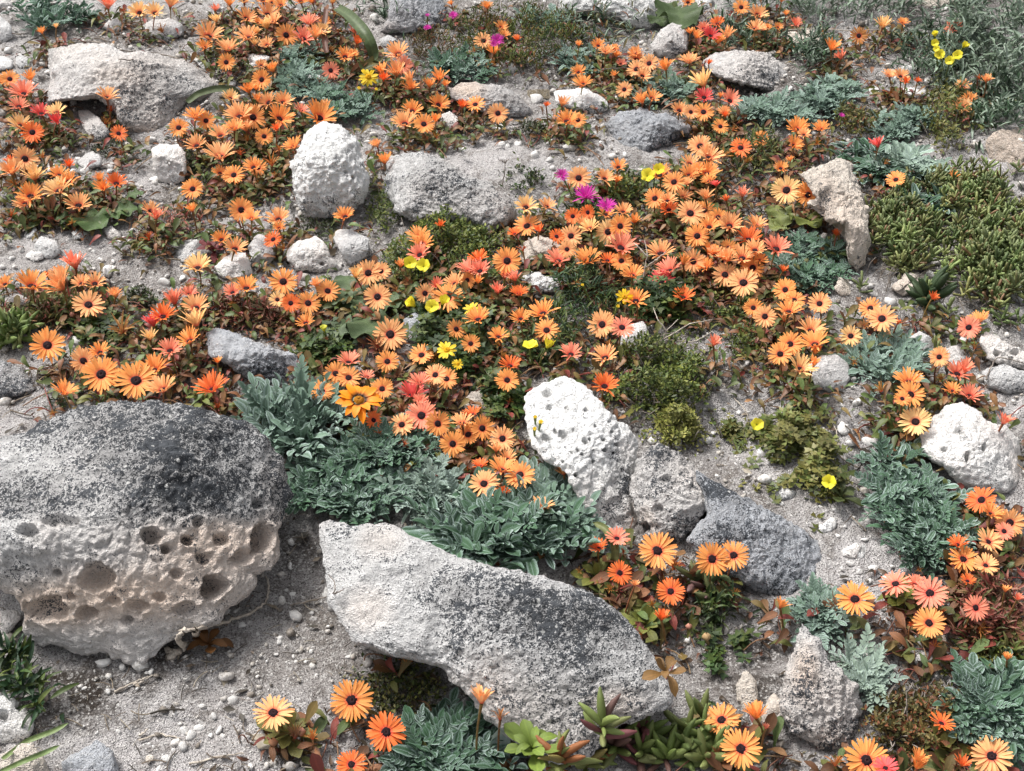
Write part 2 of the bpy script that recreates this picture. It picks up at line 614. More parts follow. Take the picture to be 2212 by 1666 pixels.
def rock(label, pts, stone='pale', lich=0.2, edge=0.5, lean=40, top=(0, -0.05), round_=0.05, rough=1.0, pits=(), lreg=(), wreg=(),
         name='limestone_rock', back=0.7, sides=0.6, centre=None, hidden_base=None, rim=0.12, seed=None, cat='rock', group='limestone rocks among the flowers', tagit=True, bury=0.002, toplich=0.0):
    P = np.array(pts, float).reshape(-1, 2)
    sd_ = len(ROCKS) + 1 if seed is None else seed
    rs = np.random.default_rng(sd_)
    a, b = P, np.roll(P, -1, 0)
    cr = a[:, 0] * b[:, 1] - a[:, 1] * b[:, 0]
    c = np.array([((a[:, k] + b[:, k]) * cr).sum() for k in (0, 1)]) / (3 * cr.sum())
    if centre is not None:
        c = np.array(centre, float)
    W = np.ptp(P[:, 0])
    Hh = np.ptp(P[:, 1])
    size_px = max(W, Hh)
    N = int(np.clip(size_px * 0.62, 40, 300))
    R = int(np.clip(size_px * 0.22, 12, 110))
    th = np.arange(N) / N * 2 * math.pi
    r = poly_radius(P, c, th)
    q = np.stack([np.cos(th) * 3.3, np.sin(th) * 3.3, np.full(N, sd_ * 7.7)], -1)
    r = r * (1 + 0.018 * rough * fbm(q * 2.5, 3, 0.6, 5)) + 1.2 * rough * vnoise(q * 9, 9)
    yb = P[:, 1].max() if hidden_base is None else hidden_base
    near_b = P[P[:, 1] > yb - 0.15 * Hh] if hidden_base is None else P
    xb = near_b[:, 0].mean()
    p0, t0 = gpoint(xb, yb)
    p0 = p0.copy()
    p0[2] -= bury
    size = size_px * float(t0) / FOC
    nf = np.array([rs.uniform(-0.12, 0.12), -math.cos(math.radians(lean)), math.sin(math.radians(lean))])
    planes = [(nf, p0)]
    ytop = P[:, 1].min()
    ye = ytop + edge * (yb - ytop)
    d = ray(c[0], ye)
    t = nf.dot(p0 - C0) / nf.dot(d)
    nt = np.array([top[0] + rs.uniform(-.04, .04), top[1], 1.0])
    nt /= np.linalg.norm(nt)
    planes.append((nt, C0 + d * t))
    kk = max(round_ * 0.6 * size, 0.002)
    shift = 0.8 * rim * size + kk * 0.8

    def entry(px, py):
        d = ray(px, py)
        ts = np.stack([n.dot(p - C0) / np.minimum(d @ n, -0.08) for n, p in planes], 0)
        m = ts.max(0)
        return m + kk * np.log(np.exp((ts - m) / kk).sum(0)) - shift
    if sides > 0:
        extra = []
        for s in (-1, 1):
            xs = c[0] + s * W * 0.5 * rs.uniform(0.5, 0.75)
            ys = c[1] + Hh * rs.uniform(-0.1, 0.2)
            n = np.array([s * sides * rs.uniform(0.6, 1.2), -0.35 * rs.uniform(0.2, 1.4), 0.7])
            n /= np.linalg.norm(n)
            ds = ray(xs, ys)
            extra.append((n, C0 + ds * float(entry(np.array(xs), np.array(ys)))))
        for _ in range(5):
            xs = c[0] + W * rs.uniform(-0.35, 0.35)
            ys = c[1] + Hh * rs.uniform(-0.3, 0.3)
            n = np.array([rs.uniform(-0.6, 0.6), -rs.uniform(0.0, 0.9), rs.uniform(0.5, 1)])
            n /= np.linalg.norm(n)
            ds = ray(xs, ys)
            extra.append((n, C0 + ds * (float(entry(np.array(xs), np.array(ys))) - rs.uniform(.0, .03) * size)))
        planes += extra
    rho = 1 - (1 - np.linspace(0, 1, R + 1)[1:]) ** 1.35
    px = c[0] + np.outer(rho, r * np.cos(th))
    py = c[1] + np.outer(rho, r * np.sin(th))
    tf = entry(px, py)
    rimv = rim * size * (1 - np.sqrt(np.maximum(0, 1 - rho ** 5)))
    tf = tf + rimv[:, None]
    Pf = C0 + ray(px, py) * tf[..., None]
    tc = float(entry(np.array(c[0]), np.array(c[1])))
    Pc = C0 + ray(c[0], c[1]) * tc
    # relief along the surface normal
    du = np.roll(Pf, -1, 1) - np.roll(Pf, 1, 1)
    dv = np.gradient(Pf, axis=0)
    nr = np.cross(du, dv)
    nr /= np.linalg.norm(nr, axis=-1)[..., None] + 1e-12
    view = C0 - Pf
    sgn = np.sign((nr * view).sum(-1))
    nr *= sgn[..., None]
    off = sd_ * 3.17
    s1 = 3.2 / size
    dis = 0.020 * size * fbm(Pf * s1 + off, 4, 0.55, 3)
    rid = 1 - np.abs(fbm(Pf * s1 * 1.7 + off, 3, 0.55, 8)) * 2
    dis = dis + 0.012 * size * (rid - 0.5)
    g2 = fbm(Pf * 60 + off, 3, 0.65, 13)
    sf = min(1.0, size / 0.16)
    dis = dis + sf * (0.0042 * (np.abs(g2) * 2 - .5) + 0.0016 * fbm(Pf * 200, 2, .6, 19))
    dis = dis * rough
    Pf = Pf + nr * dis[..., None]
    lich_v = np.full(px.shape, float(lich)) + 0.22 * fbm(Pf * 9 + off, 3, 0.6, 31)
    warm = 0.5 * (fbm(Pf * 6 + off, 3, 0.6, 37) + 0.1)
    for (x, y, rx, ry, v) in lreg:
        g = np.exp(-(((px - x) / rx) ** 2 + ((py - y) / ry) ** 2) ** 1.1 * (1 + 0.6 * fbm(Pf * 14, 3, .6, 77)))
        lich_v = lich_v + v * g
    for (x, y, rx, ry, v) in wreg:
        g = np.exp(-(((px - x) / rx) ** 2 + ((py - y) / ry) ** 2) ** 1.5)
        warm = warm + v * g
    if toplich:
        dd_ = ray(px, py)
        ts2 = [n.dot(p - C0) / np.minimum(dd_ @ n, -0.08) for n, p in planes[:2]]
        e_ = (ts2[1] - ts2[0]) / size + .05 * fbm(Pf * 18, 3, .6, 88)
        w_ = sstep(-.03, .05, e_)
        lich_v = lich_v + toplich * w_ - .12 * (1 - w_)
        warm = warm * (1 - w_) * 1.0 + warm * w_ * .25
    vd = -ray(px, py)
    for (x, y, rp, ryp, dep) in pits:
        dd = np.sqrt(((px - x) / rp) ** 2 + ((py - y) / ryp) ** 2) * (1 + 0.55 * fbm(Pf * 38, 3, .6, 63))
        g = np.sqrt(np.clip(1 - dd ** 2, 0, 1)) + 0.15 * np.exp(-dd ** 2 * 2)
        lip = np.exp(-((dd - 1.08) / 0.16) ** 2) * 0.06
        Pf = Pf + (-nr) * ((g - lip) * dep)[..., None]
        lich_v = lich_v + 0.22 * (dd < 0.75)  # dark speckle also raised inside each pit
    # hidden half, running down into the soil
    Rb = max(5, R // 4)
    rb = np.linspace(1, 0, Rb + 1)[1:-1]
    tb = tf[-1][None, :] + back * size * np.sqrt(1 - rb ** 2)[:, None]
    pbx = c[0] + np.outer(rb, r * np.cos(th))
    pby = c[1] + np.outer(rb, r * np.sin(th))
    Pb = C0 + ray(pbx, pby) * tb[..., None]
    blow = C0 + ray(c[0], c[1]) * (tf[-1].mean() + back * size)
    V = np.concatenate([Pc[None], Pf.reshape(-1, 3), Pb.reshape(-1, 3), blow[None]])
    nring = R + len(rb)
    i, j = np.meshgrid(np.arange(nring - 1), np.arange(N), indexing='ij')
    q0 = 1 + i * N + j
    q1 = 1 + i * N + (j + 1) % N
    quads = np.stack([q0, q1, q1 + N, q0 + N], -1).reshape(-1, 4)[:, ::-1]
    jj = np.arange(N)
    cap = np.stack([np.zeros(N, int), 1 + jj, 1 + (jj + 1) % N], -1)[:, ::-1]
    last = 1 + (nring - 1) * N
    cap2 = np.stack([np.full(N, len(V) - 1), last + (jj + 1) % N, last + jj], -1)[:, ::-1]
    # smooth centre vertex
    V[0] = V[1:1 + N].mean(0)
    full = lambda A, fill: np.concatenate([[A[0].mean()], A.ravel(), np.full(Pb.shape[0] * N + 1, fill)])
    lv = full(np.clip(lich_v, 0, 1), lich)
    wv = full(np.clip(warm, 0, 1), 0)
    base = np.array(STONE[stone])
    colr = base[None] * (1 - wv[:, None]) + np.array([0.74, 0.605, 0.505])[None] * wv[:, None] * (0.55 + 0.45 * base.mean() / 0.6)
    org = V.mean(0)
    org[2] = min(gheight(np.array(org[0]), np.array(org[1])), V[:, 2].max())
    me = mesh_np(name, V - org, [quads, cap, cap2], M_ROCK, None, colr, True, {'lich': lv})
    o = link(name, me, None, org)
    if tagit:
        tag(o, label, cat, group)
    st = Stone()
    st.P, st.entry, st.c, st.size, st.obj = P, entry, c, size, o
    st.bb = (P[:, 0].min(), P[:, 0].max(), P[:, 1].min(), P[:, 1].max())
    ROCKS.append(st)
    return o

def anchor(px, py, h, clear=0.02):
    """a point about h above the soil at this place, kept in front of the stones"""
    P, t = gpoint(px, py, h)
    t = float(t)
    for s in ROCKS:
        if s.bb[0] <= px <= s.bb[1] and s.bb[2] <= py <= s.bb[3] and inside(s.P, np.array(px), np.array(py)):
            t = min(t, float(s.entry(np.array(float(px)), np.array(float(py)))) - clear)
    return C0 + ray(px, py) * t, t

def bigrock(*a, **k):
    return rock(*a, **k)

# the large stones
BOULDER = rock('big pitted boulder with a dark lichen-crusted top and pinkish honeycombed front',
     [-70,985, 0,945, 60,925, 120,895, 180,872, 240,868, 330,870, 400,876, 470,893, 530,912, 558,940, 600,985, 612,1010, 625,1070, 618,1110, 605,1150, 600,1195, 585,1228,
      552,1240, 558,1262, 530,1290, 505,1310, 490,1317, 470,1346, 425,1362, 400,1378, 372,1398, 322,1428, 305,1436, 280,1430, 245,1415, 220,1410, 190,1420, 150,1410,
      110,1400, 60,1385, 40,1360, 45,1330, 20,1290, -10,1280, -80,1230, -110,1100],
     'pale', 0.12, edge=0.46, lean=28, top=(-0.05, -0.16), round_=0.035, rough=1.0, sides=0.5, back=0.5, rim=0.05, seed=3,
     pits=((570, 1162, 24, 32, .030), (465, 1270, 29, 27, .034), (213, 1252, 42, 30, .022), (100, 1318, 46, 30, .020), (187, 1325, 22, 17, .016), (328, 1155, 24, 20, .018),
           (358, 1187, 11, 11, .012), (403, 1168, 11, 10, .012), (272, 1345, 15, 12, .010), (300, 1312, 24, 14, .010), (405, 1318, 26, 16, .012), (520, 1205, 24, 17, .012),
           (478, 1166, 18, 15, .012), (345, 1290, 16, 12, .009), (240, 1300, 18, 10, .009), (120, 1240, 16, 11, .009), (60, 1150, 22, 14, .012), (125, 1125, 40, 13, .012),
           (560, 1090, 14, 12, .008), (430, 1130, 14, 10, .009), (440, 1210, 16, 12, .010), (380, 1240, 18, 13, .009), (150, 1290, 13, 9, .008)),
     lreg=((340, 950, 300, 80, .22), (440, 1040, 200, 60, .15), (220, 1080, 220, 70, .1), (120, 1190, 170, 70, .36), (60, 1240, 90, 70, .25), (30, 980, 120, 50, -.3), (450, 1350, 60, 25, .2), (330, 1190, 90, 60, .12), (330, 1290, 300, 60, -.1)), toplich=.5,
     wreg=((480, 1180, 150, 70, .7), (280, 1290, 260, 60, .75), (590, 1060, 40, 90, .8), (90, 1320, 90, 50, .7)))
DOME = rock('broad grey dome-shaped boulder half sunk in the sand below the silver-leaved plants',
     [690,1128, 780,1130, 850,1138, 900,1165, 990,1208, 1060,1228, 1130,1240, 1210,1255, 1280,1290, 1330,1320, 1380,1370, 1430,1440, 1460,1485, 1455,1520,
      1420,1542, 1390,1552, 1340,1572, 1300,1610, 1270,1650, 1190,1672, 1150,1640, 1090,1585, 1040,1530, 1000,1490, 950,1445, 890,1430, 820,1415, 760,1392, 728,1350, 704,1300, 706,1240, 690,1180],
     'pale', 0.28, edge=0.30, lean=50, top=(-0.03, -0.1), round_=0.09, rough=0.8, sides=0.4, back=0.5, rim=0.05, centre=(1060, 1380), hidden_base=1640, bury=-0.05,
     lreg=((1290, 1330, 170, 55, .55), (1150, 1280, 240, 50, .35), (1230, 1420, 240, 90, .22), (1050, 1400, 160, 90, .14), (900, 1230, 120, 40, .15), (800, 1330, 90, 60, -.25), (1330, 1520, 70, 50, -.1)),
     wreg=((790, 1320, 70, 60, .5), (1340, 1520, 60, 40, .35), (820, 1180, 60, 40, .3)))
WHITEPIT = rock('white limestone rock riddled with small dark holes beside the silver-leaved plants',
     [1130,852, 1180,825, 1222,813, 1262,830, 1292,862, 1322,902, 1352,925, 1372,947, 1380,975, 1374,1005, 1366,1035, 1372,1072, 1386,1112, 1396,1160, 1345,1180, 1292,1168, 1262,1105, 1240,1060, 1222,1020, 1180,992, 1142,960, 1134,915],
     'white', 0.0, edge=0.62, lean=35, top=(-0.12, -0.2), round_=0.05, rough=0.9, sides=0.5, back=0.5, rim=0.06, centre=(1275, 985),
     pits=tuple((553 * 2 + x / 4, 833 + y / 4, r * .62, r * .5, .014) for x, y, r in ((640, 215, 7), (285, 460, 13), (440, 410, 14), (630, 480, 13), (790, 470, 9), (510, 570, 7), (605, 590, 6), (720, 350, 6),
            (880, 580, 5), (705, 650, 5), (800, 560, 8), (320, 185, 7), (550, 770, 9), (530, 390, 5), (910, 510, 8), (470, 195, 5), (440, 660, 5), (860, 400, 5), (370, 390, 6), (670, 465, 6), (570, 555, 6), (700, 560, 3), (185, 175, 4), (205, 575, 4), (300, 60, 14))),
     lreg=((1345, 1040, 25, 60, .45), (1330, 985, 20, 30, .2)), wreg=((1380, 1130, 30, 50, .5), (1350, 960, 20, 40, .2)))
rock('rough grey knuckle of rock against the white holed rock',
     [1380,990, 1420,960, 1472,985, 1506,1010, 1520,1050, 1536,1070, 1530,1100, 1500,1140, 1470,1172, 1440,1178, 1396,1165, 1372,1110, 1358,1060],
     'pale', 0.42, edge=0.5, lean=35, top=(0.1, -0.2), round_=0.05, rough=1.3, pits=((1392, 1140, 10, 9, .01), (1420, 1100, 14, 12, .008), (1440, 1035, 16, 9, .006)), lreg=((1430, 980, 50, 25, .35), (1500, 1080, 40, 25, -.25)), wreg=((1395, 1130, 25, 40, .4),))
rock('long blue-grey slab sloping down behind the pair of orange daisies',
     [1500,1012, 1530,1030, 1600,1073, 1680,1113, 1740,1145, 1790,1185, 1806,1220, 1800,1252, 1775,1292, 1700,1305, 1600,1262, 1540,1222, 1482,1170, 1525,1110],
     'blue', 0.30, edge=0.25, lean=62, top=(0.1, -0.1), round_=0.06, rough=0.8, lreg=((1560, 1060, 90, 30, .5), (1560, 1160, 60, 40, .35), (1720, 1150, 90, 25, .2), (1720, 1240, 70, 40, -.15)))
rock('wide pale flat rock with a dark twig lying along it',
     [105,106, 170,95, 225,98, 262,112, 330,115, 400,130, 440,150, 482,180, 490,205, 450,216, 410,222, 388,252, 372,287, 330,297, 290,294, 255,272, 240,238, 212,212, 160,216, 105,222, 95,200, 110,180, 104,150],
     'pale', 0.22, edge=0.25, lean=58, top=(0, -0.08), round_=0.04, rough=0.9, centre=(270, 190), hidden_base=292,
     lreg=((300, 250, 50, 40, .3), (360, 170, 80, 40, .2), (230, 120, 60, 20, -.3), (140, 195, 50, 22, -.3)), wreg=((290, 285, 60, 14, .5), (250, 165, 60, 20, .2)))
rock('white upright knobbly rock between the daisies and the grey slab',
     [700,262, 732,270, 766,300, 782,330, 791,370, 801,390, 796,420, 770,450, 742,470, 702,476, 660,466, 641,440, 631,400, 625,355, 640,320, 660,285, 680,268],
     'white', 0.05, edge=0.35, lean=22, top=(0, -0.15), round_=0.10, rough=1.2, rim=0.16, pits=((764, 383, 5, 5, .01), (748, 372, 4, 3, .006)), lreg=((720, 340, 40, 30, .22), (690, 450, 60, 25, .25)))
rock('grey triangular slab leaning right beside the white upright rock',
     [845,335, 900,325, 940,335, 1000,370, 1060,400, 1100,435, 1116,465, 1100,482, 1060,502, 1020,484, 950,478, 890,478, 850,452, 830,402, 834,360],
     'pale', 0.30, edge=0.3, lean=50, top=(0.05, -0.3), round_=0.03, rough=1.0, lreg=((950, 400, 80, 30, .25), (860, 360, 40, 40, -.15), (1000, 440, 70, 25, -.1)))
rock('bright white wedge-shaped stone beside the grey angular stone',
     [618,545, 635,525, 682,509, 702,525, 716,555, 731,575, 720,590, 680,590, 640,582, 617,562], 'white', 0.0, edge=0.35, lean=35, pits=((695, 571, 5, 4, .008),))
rock('grey angular stone with a split face beside the bright white wedge-shaped stone',
     [723,498, 750,494, 798,515, 798,550, 771,572, 755,577, 736,545, 722,520], 'pale', 0.15, edge=0.4, lean=30, round_=0.02)
rock('chalky white blocky stone alone on bare gravel behind a single orange daisy',
     [325,320, 346,310, 386,312, 401,330, 404,365, 398,390, 375,399, 345,391, 330,365], 'white', 0.0, edge=0.3, lean=25, rough=1.3)
rock('leaf-shaped grey stone under the front lip of the wide flat rock', [168,240, 190,236, 216,255, 233,280, 241,290, 215,309, 195,302, 178,275], 'pale', 0.12, edge=0.4, lean=45)
rock('lumpy grey stone behind the wide flat rock', [298,62, 330,42, 365,38, 395,52, 399,76, 360,90, 340,93, 310,76], 'pale', 0.12, edge=0.45)
rock('craggy grey stone beside the grey-green leaf clump and salmon daisy', [179,10, 196,7, 231,32, 236,50, 215,58, 195,46], 'pale', 0.3)
rock('small flat grey stone below the craggy grey stone', [220,58, 245,34, 263,50, 264,66, 240,72], 'pale', 0.1)
rock('thin white stone sliver on the end of the wide flat rock', [405,115, 413,115, 452,148, 456,157, 440,153], 'white', 0.0, sides=0)
rock('white oblong stone under the thick orange daisy bank', [512,128, 535,118, 570,117, 586,125, 576,139, 545,151, 520,149], 'white', 0.02)
rock('large grey rock with dark edges beside two magenta buds', [838,-30, 940,-30, 972,30, 970,52, 930,62, 880,72, 818,72, 838,40], 'blue', 0.25, edge=0.3, lreg=((955, 30, 25, 35, .4), (890, 20, 40, 20, .15)), wreg=((830, 60, 30, 20, .3),))
rock('big smooth white rock with grey twigs lying across it', [1195,-40, 1385,-40, 1415,10, 1421,45, 1406,62, 1370,60, 1322,36, 1210,26], 'white', 0.02, edge=0.3, round_=0.1, lreg=((1240, 10, 40, 25, .35),))
rock('craggy white and grey stone standing before the big smooth white rock', [1405,100, 1425,65, 1450,50, 1476,55, 1486,75, 1486,110, 1460,126, 1424,126], 'pale', 0.15, edge=0.3, lean=25, rough=1.4, lreg=((1460, 95, 20, 20, .3), (1450, 65, 20, 14, -.2)))
rock('big pale grey slab with a smooth rounded top above silver foliage', [1515,135, 1540,115, 1590,107, 1660,114, 1666,124, 1712,150, 1752,176, 1742,197, 1690,203, 1640,192, 1590,181, 1550,170, 1528,155], 'pale', 0.2, edge=0.55, round_=0.06, lreg=((1660, 160, 60, 14, .2), (1700, 190, 50, 10, .4)))
rock('white oblong stone beside the brown block of stone', [1195,196, 1260,190, 1296,205, 1316,220, 1311,240, 1280,247, 1230,236, 1200,222], 'white', 0.03, edge=0.5, lreg=((1270, 235, 40, 8, .2),))
rock('brown squared block of stone beside the white oblong stone', [1137,194, 1194,192, 1192,214, 1140,216], 'brown', 0.1, edge=0.3, rim=0.05)
rock('tan and grey rounded rock under three daisies', [970,190, 1000,178, 1030,179, 1080,185, 1120,205, 1146,235, 1151,256, 1100,257, 1050,246, 1010,226, 974,215], 'grey', 0.2, edge=0.35, wreg=((1010, 190, 40, 22, .8),), lreg=((1090, 210, 40, 20, .2),))
rock('grey angular stone in front of the tan and grey rounded rock', [950,250, 970,240, 986,250, 1001,270, 985,288, 960,281], 'pale', 0.2)
rock('small round buff stone beside the tan and grey rounded rock', [1012,270, 1020,261, 1035,262, 1042,272, 1034,280, 1017,280], 'cream', 0.05)
rock('flat grey lichen-speckled rock with a dark hollow at its right end', [1308,268, 1338,240, 1390,236, 1450,250, 1496,275, 1496,296, 1480,312, 1440,312, 1400,332, 1350,327, 1323,302], 'blue', 0.38, edge=0.3, lean=55, pits=((1470, 300, 18, 13, .03),), lreg=((1470, 300, 18, 14, .4),))
rock('tan hollowed rock standing on end before the dark green leaves',
     [1725,375, 1770,358, 1818,338, 1836,355, 1856,400, 1873,450, 1881,520, 1872,570, 1850,592, 1830,575, 1823,520, 1798,492, 1768,458, 1742,440, 1758,425, 1744,395],
     'cream', 0.03, edge=0.3, lean=30, top=(0.1, -0.3), round_=0.03, rough=0.9, centre=(1825, 440), pits=((1788, 440, 34, 36, .012), (1812, 505, 22, 40, .012)), wreg=((1790, 440, 40, 60, .8), (1850, 470, 30, 90, .5), (1790, 370, 50, 25, .2)), lreg=((1785, 450, 22, 30, .2), (1805, 520, 15, 30, .2)))
rock('small white stone lying on olive broad leaves', [1697,432, 1740,437, 1751,449, 1736,459, 1702,456], 'white', 0.0)
rock('large smooth white rock beside the dense grey-green mound',
     [2010,905, 2040,876, 2076,867, 2112,885, 2132,910, 2176,920, 2200,950, 2209,1000, 2206,1052, 2175,1068, 2120,1062, 2070,1046, 2040,1012, 2014,1000, 1989,970, 1984,942, 2010,925],
     'white', 0.02, edge=0.5, lean=35, round_=0.09, rough=0.8, pits=((1932 + 40, 972, 6, 5, .006), (2039, 971, 7, 4, .012), (2090, 988, 5, 10, .012), (2128, 967, 6, 8, .01), (2034, 895, 5, 6, .006), (2075, 930, 12, 8, .006)), lreg=((2070, 930, 40, 30, .2),), wreg=((2200, 1010, 20, 50, .25),))
rock('rounded pale boulder under drooping peach daisies', [1745,790, 1770,768, 1806,765, 1832,785, 1839,815, 1821,847, 1790,848, 1758,832], 'pale', 0.1, edge=0.4, round_=0.1)
rock('cream flat-topped stone crossed by a dark stem under daisies', [1120,530, 1165,507, 1206,525, 1231,555, 1206,577, 1150,582, 1118,562], 'cream', 0.06, edge=0.5)
rock('jagged white stone with a dark shrivelled leaf on it', [1118,596, 1150,588, 1190,595, 1236,593, 1240,620, 1205,632, 1150,628], 'white', 0.05, rough=1.6)
rock('cracked grey stone behind the dry bare twig in the daisy bank', [1305,488, 1330,487, 1358,500, 1372,520, 1350,530, 1312,526], 'pale', 0.25)
rock('white weathered stone beside the dry twiggy shrub', [1333,738, 1360,700, 1391,694, 1401,715, 1397,750, 1372,768, 1344,757], 'white', 0.1, edge=0.35, lreg=((1365, 750, 30, 15, .25),))
rock('long grey ridge of rock between red leaf mats', [445,720, 470,709, 530,730, 592,750, 642,770, 662,800, 656,832, 600,842, 550,832, 500,792, 449,772], 'blue', 0.25, edge=0.45, lean=40, rough=1.2, lreg=((560, 800, 60, 30, .3), (540, 745, 70, 14, -.2)))
rock('dark streaked grey rock at the edge of the daisy bank behind the big boulder', [-60,770, 0,778, 30,785, 70,820, 84,842, 40,858, -20,868, -80,850], 'grey', 0.5, edge=0.4)
rock('grey stone behind the white-petalled pale daisy near the tattered leaves', [873,690, 895,674, 921,685, 932,720, 906,748, 878,738], 'blue', 0.25)
rock('small grey stone below the single daisy with a fly on it', [855,755, 880,745, 900,765, 890,795, 862,800, 840,780], 'pale', 0.2)
rock('cream rounded stone behind the bank of daisies above the silver plants', [1000,862, 1020,845, 1060,843, 1077,864, 1045,890, 1006,886], 'cream', 0.05)
rock('white jagged stone with dark pits beside a twig', [2113,737, 2130,713, 2180,743, 2225,768, 2230,802, 2182,792, 2132,776], 'white', 0.08, rough=1.5, pits=((2155, 762, 8, 6, .01), (2185, 775, 5, 4, .01), (2195, 760, 10, 6, .012)))
rock('flat cracked grey stone below the white jagged pitted stone', [2120,800, 2170,785, 2230,810, 2235,850, 2170,850, 2128,835], 'pale', 0.25)
rock('broad pale slab leaning beside the salmon daisies', [2022,762, 2080,738, 2130,782, 2132,822, 2085,815, 2040,792], 'pale', 0.15)
rock('squat cream stone beside the silver rosette and the pale slab', [1962,732, 1985,714, 2020,735, 2022,766, 1985,768], 'pale', 0.1)
rock('white two-part stone at the edge of the finger-leaved shrub', [2172,612, 2195,602, 2230,610, 2235,652, 2205,657, 2184,648], 'white', 0.03)
rock('flat white slab under thin dark twigs', [2140,672, 2180,655, 2235,668, 2235,690, 2180,688], 'pale', 0.08)
rock('tan crescent-shaped rock below the finger-leaved shrub', [1922,622, 1960,590, 2000,591, 2030,618, 2032,637, 1990,628, 1950,642], 'cream', 0.05, edge=0.6, wreg=((1980, 615, 50, 14, .4),))
rock('buff stone half buried below the tan hollowed rock', [1812,600, 1828,594, 1840,620, 1838,640, 1815,640, 1800,625], 'cream', 0.1)
rock('pinkish flat rock at the edge of the bare path', [2128,302, 2160,280, 2235,278, 2260,400, 2200,418, 2150,380, 2135,340], 'tan', 0.12, edge=0.2, lean=65, rim=0.05)
rock('pale stone at the back edge of the grey-green shrub bank', [1970,12, 1985,-20, 2060,-25, 2110,0, 2060,12, 2010,22], 'cream', 0.1)
rock('pale grey stone among grass-like grey leaves', [2168,80, 2190,70, 2240,85, 2240,125, 2200,120, 2175,105], 'pale', 0.15)
rock('long cream slab behind orange daisies in the path', [1680,92, 1700,68, 1750,64, 1792,86, 1818,110, 1794,118, 1740,97], 'cream', 0.05)
rock('white stone behind the pair of peach daisies in the path', [1938,148, 1960,139, 1978,146, 1980,160, 1950,168], 'white', 0.02)
rock('white nubbly stone before the pair of peach daisies in the path', [1942,196, 1960,189, 1995,190, 2005,204, 1985,214, 1955,210], 'white', 0.08)
rock('white chip of stone at the edge of silver foliage by the path', [1876,192, 1890,186, 1910,196, 1895,206, 1880,205], 'white', 0.0)
rock('white rounded rock with two dark hollows at the edge of the dark green tufts', [-40,1500, 20,1500, 55,1525, 76,1565, 66,1592, 30,1607, -40,1604], 'white', 0.05, edge=0.4, round_=0.08, pits=((42, 1526, 8, 8, .01), (8, 1545, 12, 10, .012)))
rock('buff rounded stone with grass lying over it', [-30,1655, 40,1607, 70,1604, 100,1640, 114,1690, -30,1705], 'cream', 0.12, edge=0.4)
rock('blue-grey pointed stone on dark sandy litter', [128,1700, 135,1645, 190,1611, 208,1594, 246,1625, 268,1700], 'blue', 0.15, edge=0.35, round_=0.04)
rock('pale chip leaning against the foot of the big pitted boulder', [-25,1322, 38,1316, 46,1335, 20,1370, -25,1398], 'pale', 0.12)
rock('tan and grey lichened boulder beside the pale feathery rosette',
     [1732,1345, 1772,1380, 1792,1430, 1850,1480, 1862,1540, 1842,1622, 1790,1628, 1720,1592, 1680,1550, 1690,1490, 1702,1440, 1715,1390], 'pale', 0.3, edge=0.4, lean=50, top=(0.15, -0.2), round_=0.07, rough=1.2, wreg=((1740, 1440, 30, 60, .6), (1790, 1600, 50, 30, .3)), lreg=((1730, 1520, 40, 60, .3), (1820, 1540, 30, 50, -.15)))
rock('small tan stone against the lichened boulder', [1640,1572, 1655,1520, 1672,1494, 1698,1530, 1692,1572], 'cream', 0.1, edge=0.3)
rock('cream patch of buried rock in the dark litter by the succulent leaves', [1590,1480, 1610,1445, 1635,1470, 1640,1520, 1610,1540, 1592,1515], 'cream', 0.15, edge=0.2, lean=65)
rock('white porous stone under the dark red leaf rosette', [460,578, 500,545, 530,547, 549,592, 520,607, 480,602], 'white', 0.05, edge=0.4)
rock('pale rounded stone under drooping orange daisies left of the white wedge', [535,532, 555,505, 590,509, 602,540, 580,577, 545,577], 'pale', 0.05)
rock('white pyramid-shaped stone on the sandy ledge', [37,503, 55,482, 77,490, 86,510, 60,518], 'white', 0.0)
rock('grey blocky stone behind a crumbly white lump on the sandy ledge', [72,530, 90,509, 122,520, 132,545, 112,562, 76,552], 'pale', 0.1)
rock('crumbly white lump on the sandy ledge', [53,555, 65,540, 92,545, 96,560, 75,568], 'white', 0.02, rough=1.6)
rock('brilliant white flake of stone under the broad green leaves', [154,502, 165,494, 194,505, 181,518, 160,516], 'white', 0.0)
rock('pale lumpy stone beside the broad green leaves', [222,495, 240,487, 263,505, 263,516, 235,519], 'pale', 0.03)
rock('long white stone behind two peach daisies on gravel', [56,372, 75,355, 120,347, 139,358, 112,376, 60,387], 'white', 0.03)
rock('grey crumbly stone on gravel before the leaf-shaped stone', [165,352, 190,328, 215,334, 222,360, 182,367], 'pale', 0.1)
rock('rounded grey stone under the peach daisy bank on the sandy ledge', [-20,640, 40,637, 66,645, 76,662, 45,671, -20,668], 'pale', 0.1)
rock('white stone tucked behind the dark leaf rosette', [1062,140, 1100,129, 1117,145, 1106,166, 1074,160], 'white', 0.03)
rock('grey stone beside the strap-like curling leaf', [818,85, 840,75, 858,85, 845,103, 826,102], 'pale', 0.2)
rock('smooth bluish ledge of rock in the sandy ledge beside one yellow-orange daisy', [365,545, 400,520, 447,516, 452,545, 422,572, 392,567], 'pale', 0.2, edge=0.25, lean=60)
rock('white stone among dark foliage behind the big pale slab', [1500,-5, 1540,-8, 1537,20, 1515,24, 1503,12], 'white', 0.05)
rock('small grey block beside the red flower', [1913,327, 1920,311, 1956,314, 1956,334, 1930,337], 'pale', 0.1)
rock('grey stone under the fork-leaved silver plant by the strap leaf', [650,168, 672,158, 700,166, 716,180, 690,190, 655,185], 'pale', 0.2)
rock('cream stone in gravel behind one closed orange flower', [1488,305, 1520,290, 1548,300, 1545,325, 1500,325], 'cream', 0.05)
